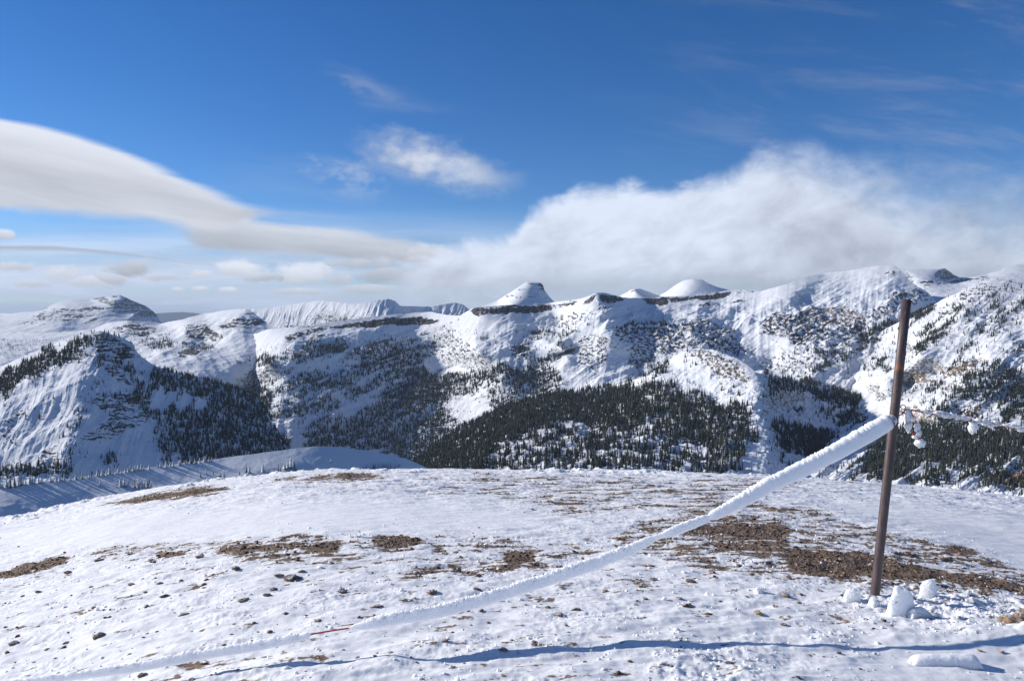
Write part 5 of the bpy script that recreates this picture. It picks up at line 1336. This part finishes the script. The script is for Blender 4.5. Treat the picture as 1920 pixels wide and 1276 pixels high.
PINE = []
for i in range(7):
    v, f, mi = conifer(300 + i, 11, 12, RNG.uniform(.14, .19), 0.03)
    PINE.append((v, f, mi))
PM = [mesh_from('pine_tree', v, f, [ND_O, bark], None, mi, smooth=False) for v, f, mi in PINE]
PM_G = [mesh_from('pine_tree', v, f, [ND_G, bark], None, mi, smooth=False) for v, f, mi in PINE]
PM_F = [mesh_from('frosted_tree', *conifer(400 + i, 9, 12, RNG.uniform(.20, .27), 0.02)[:2], [ND_F, bark], None, None, smooth=False) for i in range(6)]
def zone(px, py):
    if px < 560: return 'dark conifer on the slope of the near left mountain', 'conifers on the left mountain'
    if px < 850: return 'dark conifer in the shaded wood at the foot of the central slope', 'conifers below the central slope'
    if px < 1120: return 'tall dark conifer in the sunny glades left of the rocky spur', 'conifers in the sunny glades'
    if px < 1450: return 'tall dark conifer on the slope below the rocky spur', 'conifers below the rocky spur'
    if px < 1660: return 'dark conifer in the shaded hollow left of the pole', 'conifers in the shaded hollow'
    return 'dark conifer low on the sunny right slope, right of the pole', 'conifers low on the right slope'
def place_tree(me, x, y, z, h, label, group, cat='tree', name='pine_tree'):
    o = obj(name, me)
    o.location = (x, y, z - 0.3 * h / 15)
    o.rotation_euler = (0, 0, random.uniform(0, 6.28))
    wv_ = h * random.uniform(.85, 1.15)
    o.scale = (wv_, wv_, h)
    tag(o, label, cat, group)
    return o
for k_ in pick:
    x, y, z, h, _t = TR[k_]
    lab, grp = zone(tpx[k_], tpy[k_])
    place_tree(PM[random.randrange(7)] if random.random() < .8 else PM_G[random.randrange(7)], x, y, z, h, lab, grp)

# frosted small trees on the near shoulder
def on_sheet(sh, px, py):
    d = (sh['px'][sh['nb']:] - px) ** 2 + (sh['py'][sh['nb']:] - py) ** 2
    i, j = np.unravel_index(np.argmin(d), d.shape)
    return sh['P'][sh['nb'] + i, j]
FT = []
def frosted(pts, label, group):
    for (px, py, hp) in pts:
        q = on_sheet(sh_l, px, py)
        h = hp * q[1] / FPX
        FT.append(place_tree(PM_F[random.randrange(6)] if random.random() < .8 else PM_G[random.randrange(7)], float(q[0]), float(q[1]), float(q[2]), h, label, group, 'tree', 'frosted_tree'))
rj = lambda a: a + random.uniform(-2, 2)
frosted([(188, 912, 15)], 'lone small frosted tree left of the frosted thicket', 'frosted trees on the shoulder')
frosted([(rj(a), rj(912), random.uniform(13, 19)) for a in (224, 229, 234, 239, 243)], 'small frosted tree in the left clump of the near thicket', 'frosted trees in the near thicket')
frosted([(rj(a), rj(916), random.uniform(14, 23)) for a in (252, 257, 262, 266, 271, 276, 281, 284)], 'small frosted tree in the right clump of the near thicket', 'frosted trees in the near thicket')
frosted([(376, 895, 11), (387, 888, 12), (400, 890, 10), (412, 892, 12), (420, 896, 14), (434, 898, 13), (450, 897, 14)], 'small frosted tree in the loose row on the shaded shoulder', 'frosted trees in the loose row')
frosted([(462, 885, 15), (468, 887, 14), (493, 884, 17), (504, 886, 13), (521, 884, 16), (526, 887, 12)], 'frosted young tree among the sparse ones left of the dark bush', 'frosted young trees on the shoulder')
frosted([(534, 880, 15), (540, 879, 20), (545, 877, 22), (550, 880, 20), (553, 882, 15)], 'greyish bushy tree in the dense clump near the plateau edge', 'bushy clump near the plateau edge')
frosted([(620, 868, 9)], 'tiny tree alone on the smooth shaded shoulder', 'frosted trees on the shoulder')
frosted([(rj(a), rj(880), random.uniform(11, 17)) for a in range(690, 752, 5)], 'greyish tree in the row just behind the plateau edge', 'trees behind the plateau edge')
# frosted trees peeping over the shoulder crest on the left
cr_pts = []
for a in np.arange(2, 400, 4.6):
    yy_ = np.interp(a, [0, 60, 130, 200, 300, 420], [914, 905, 897, 888, 874, 858])
    cr_pts.append((a + random.uniform(-2, 2), yy_ + random.uniform(1, 4) if a < 400 else yy_, random.uniform(8, 14) * (1.5 if a < 70 else 1)))
frosted([p_ for p_ in cr_pts if random.random() < .8], 'frosted tree along the crest of the near shoulder', 'frosted trees along the shoulder crest')
print('frosted', len(FT), 'stones', len(STONES))

# ------------------------------------------------------------------ clear mountain air
hz = MB()
xs, zs = 46000.0, (-980.0, 460.0)
hv = [(sx * xs, sy * xs, z_) for z_ in zs for (sx, sy) in ((-1, -1), (1, -1), (1, 1), (-1, 1))]
hz.add(hv, [(0, 3, 2, 1), (4, 5, 6, 7), (0, 1, 5, 4), (1, 2, 6, 5), (2, 3, 7, 6), (3, 0, 4, 7)])
hm = bpy.data.materials.new('air'); hm.use_nodes = True
ht = hm.node_tree; ht.nodes.clear()
pv_ = ht.nodes.new('ShaderNodeVolumePrincipled')
pv_.inputs['Color'].default_value = (0.62, 0.78, 1.0, 1)
pv_.inputs['Density'].default_value = 2.2e-5
pv_.inputs['Anisotropy'].default_value = 0.0
ho = ht.nodes.new('ShaderNodeOutputMaterial'); ht.links.new(pv_.outputs[0], ho.inputs['Volume'])
haze = hz.build('haze', hm, None, smooth=False)
tag(haze, 'thin blue air between the mountains', 'haze', None, 'stuff')
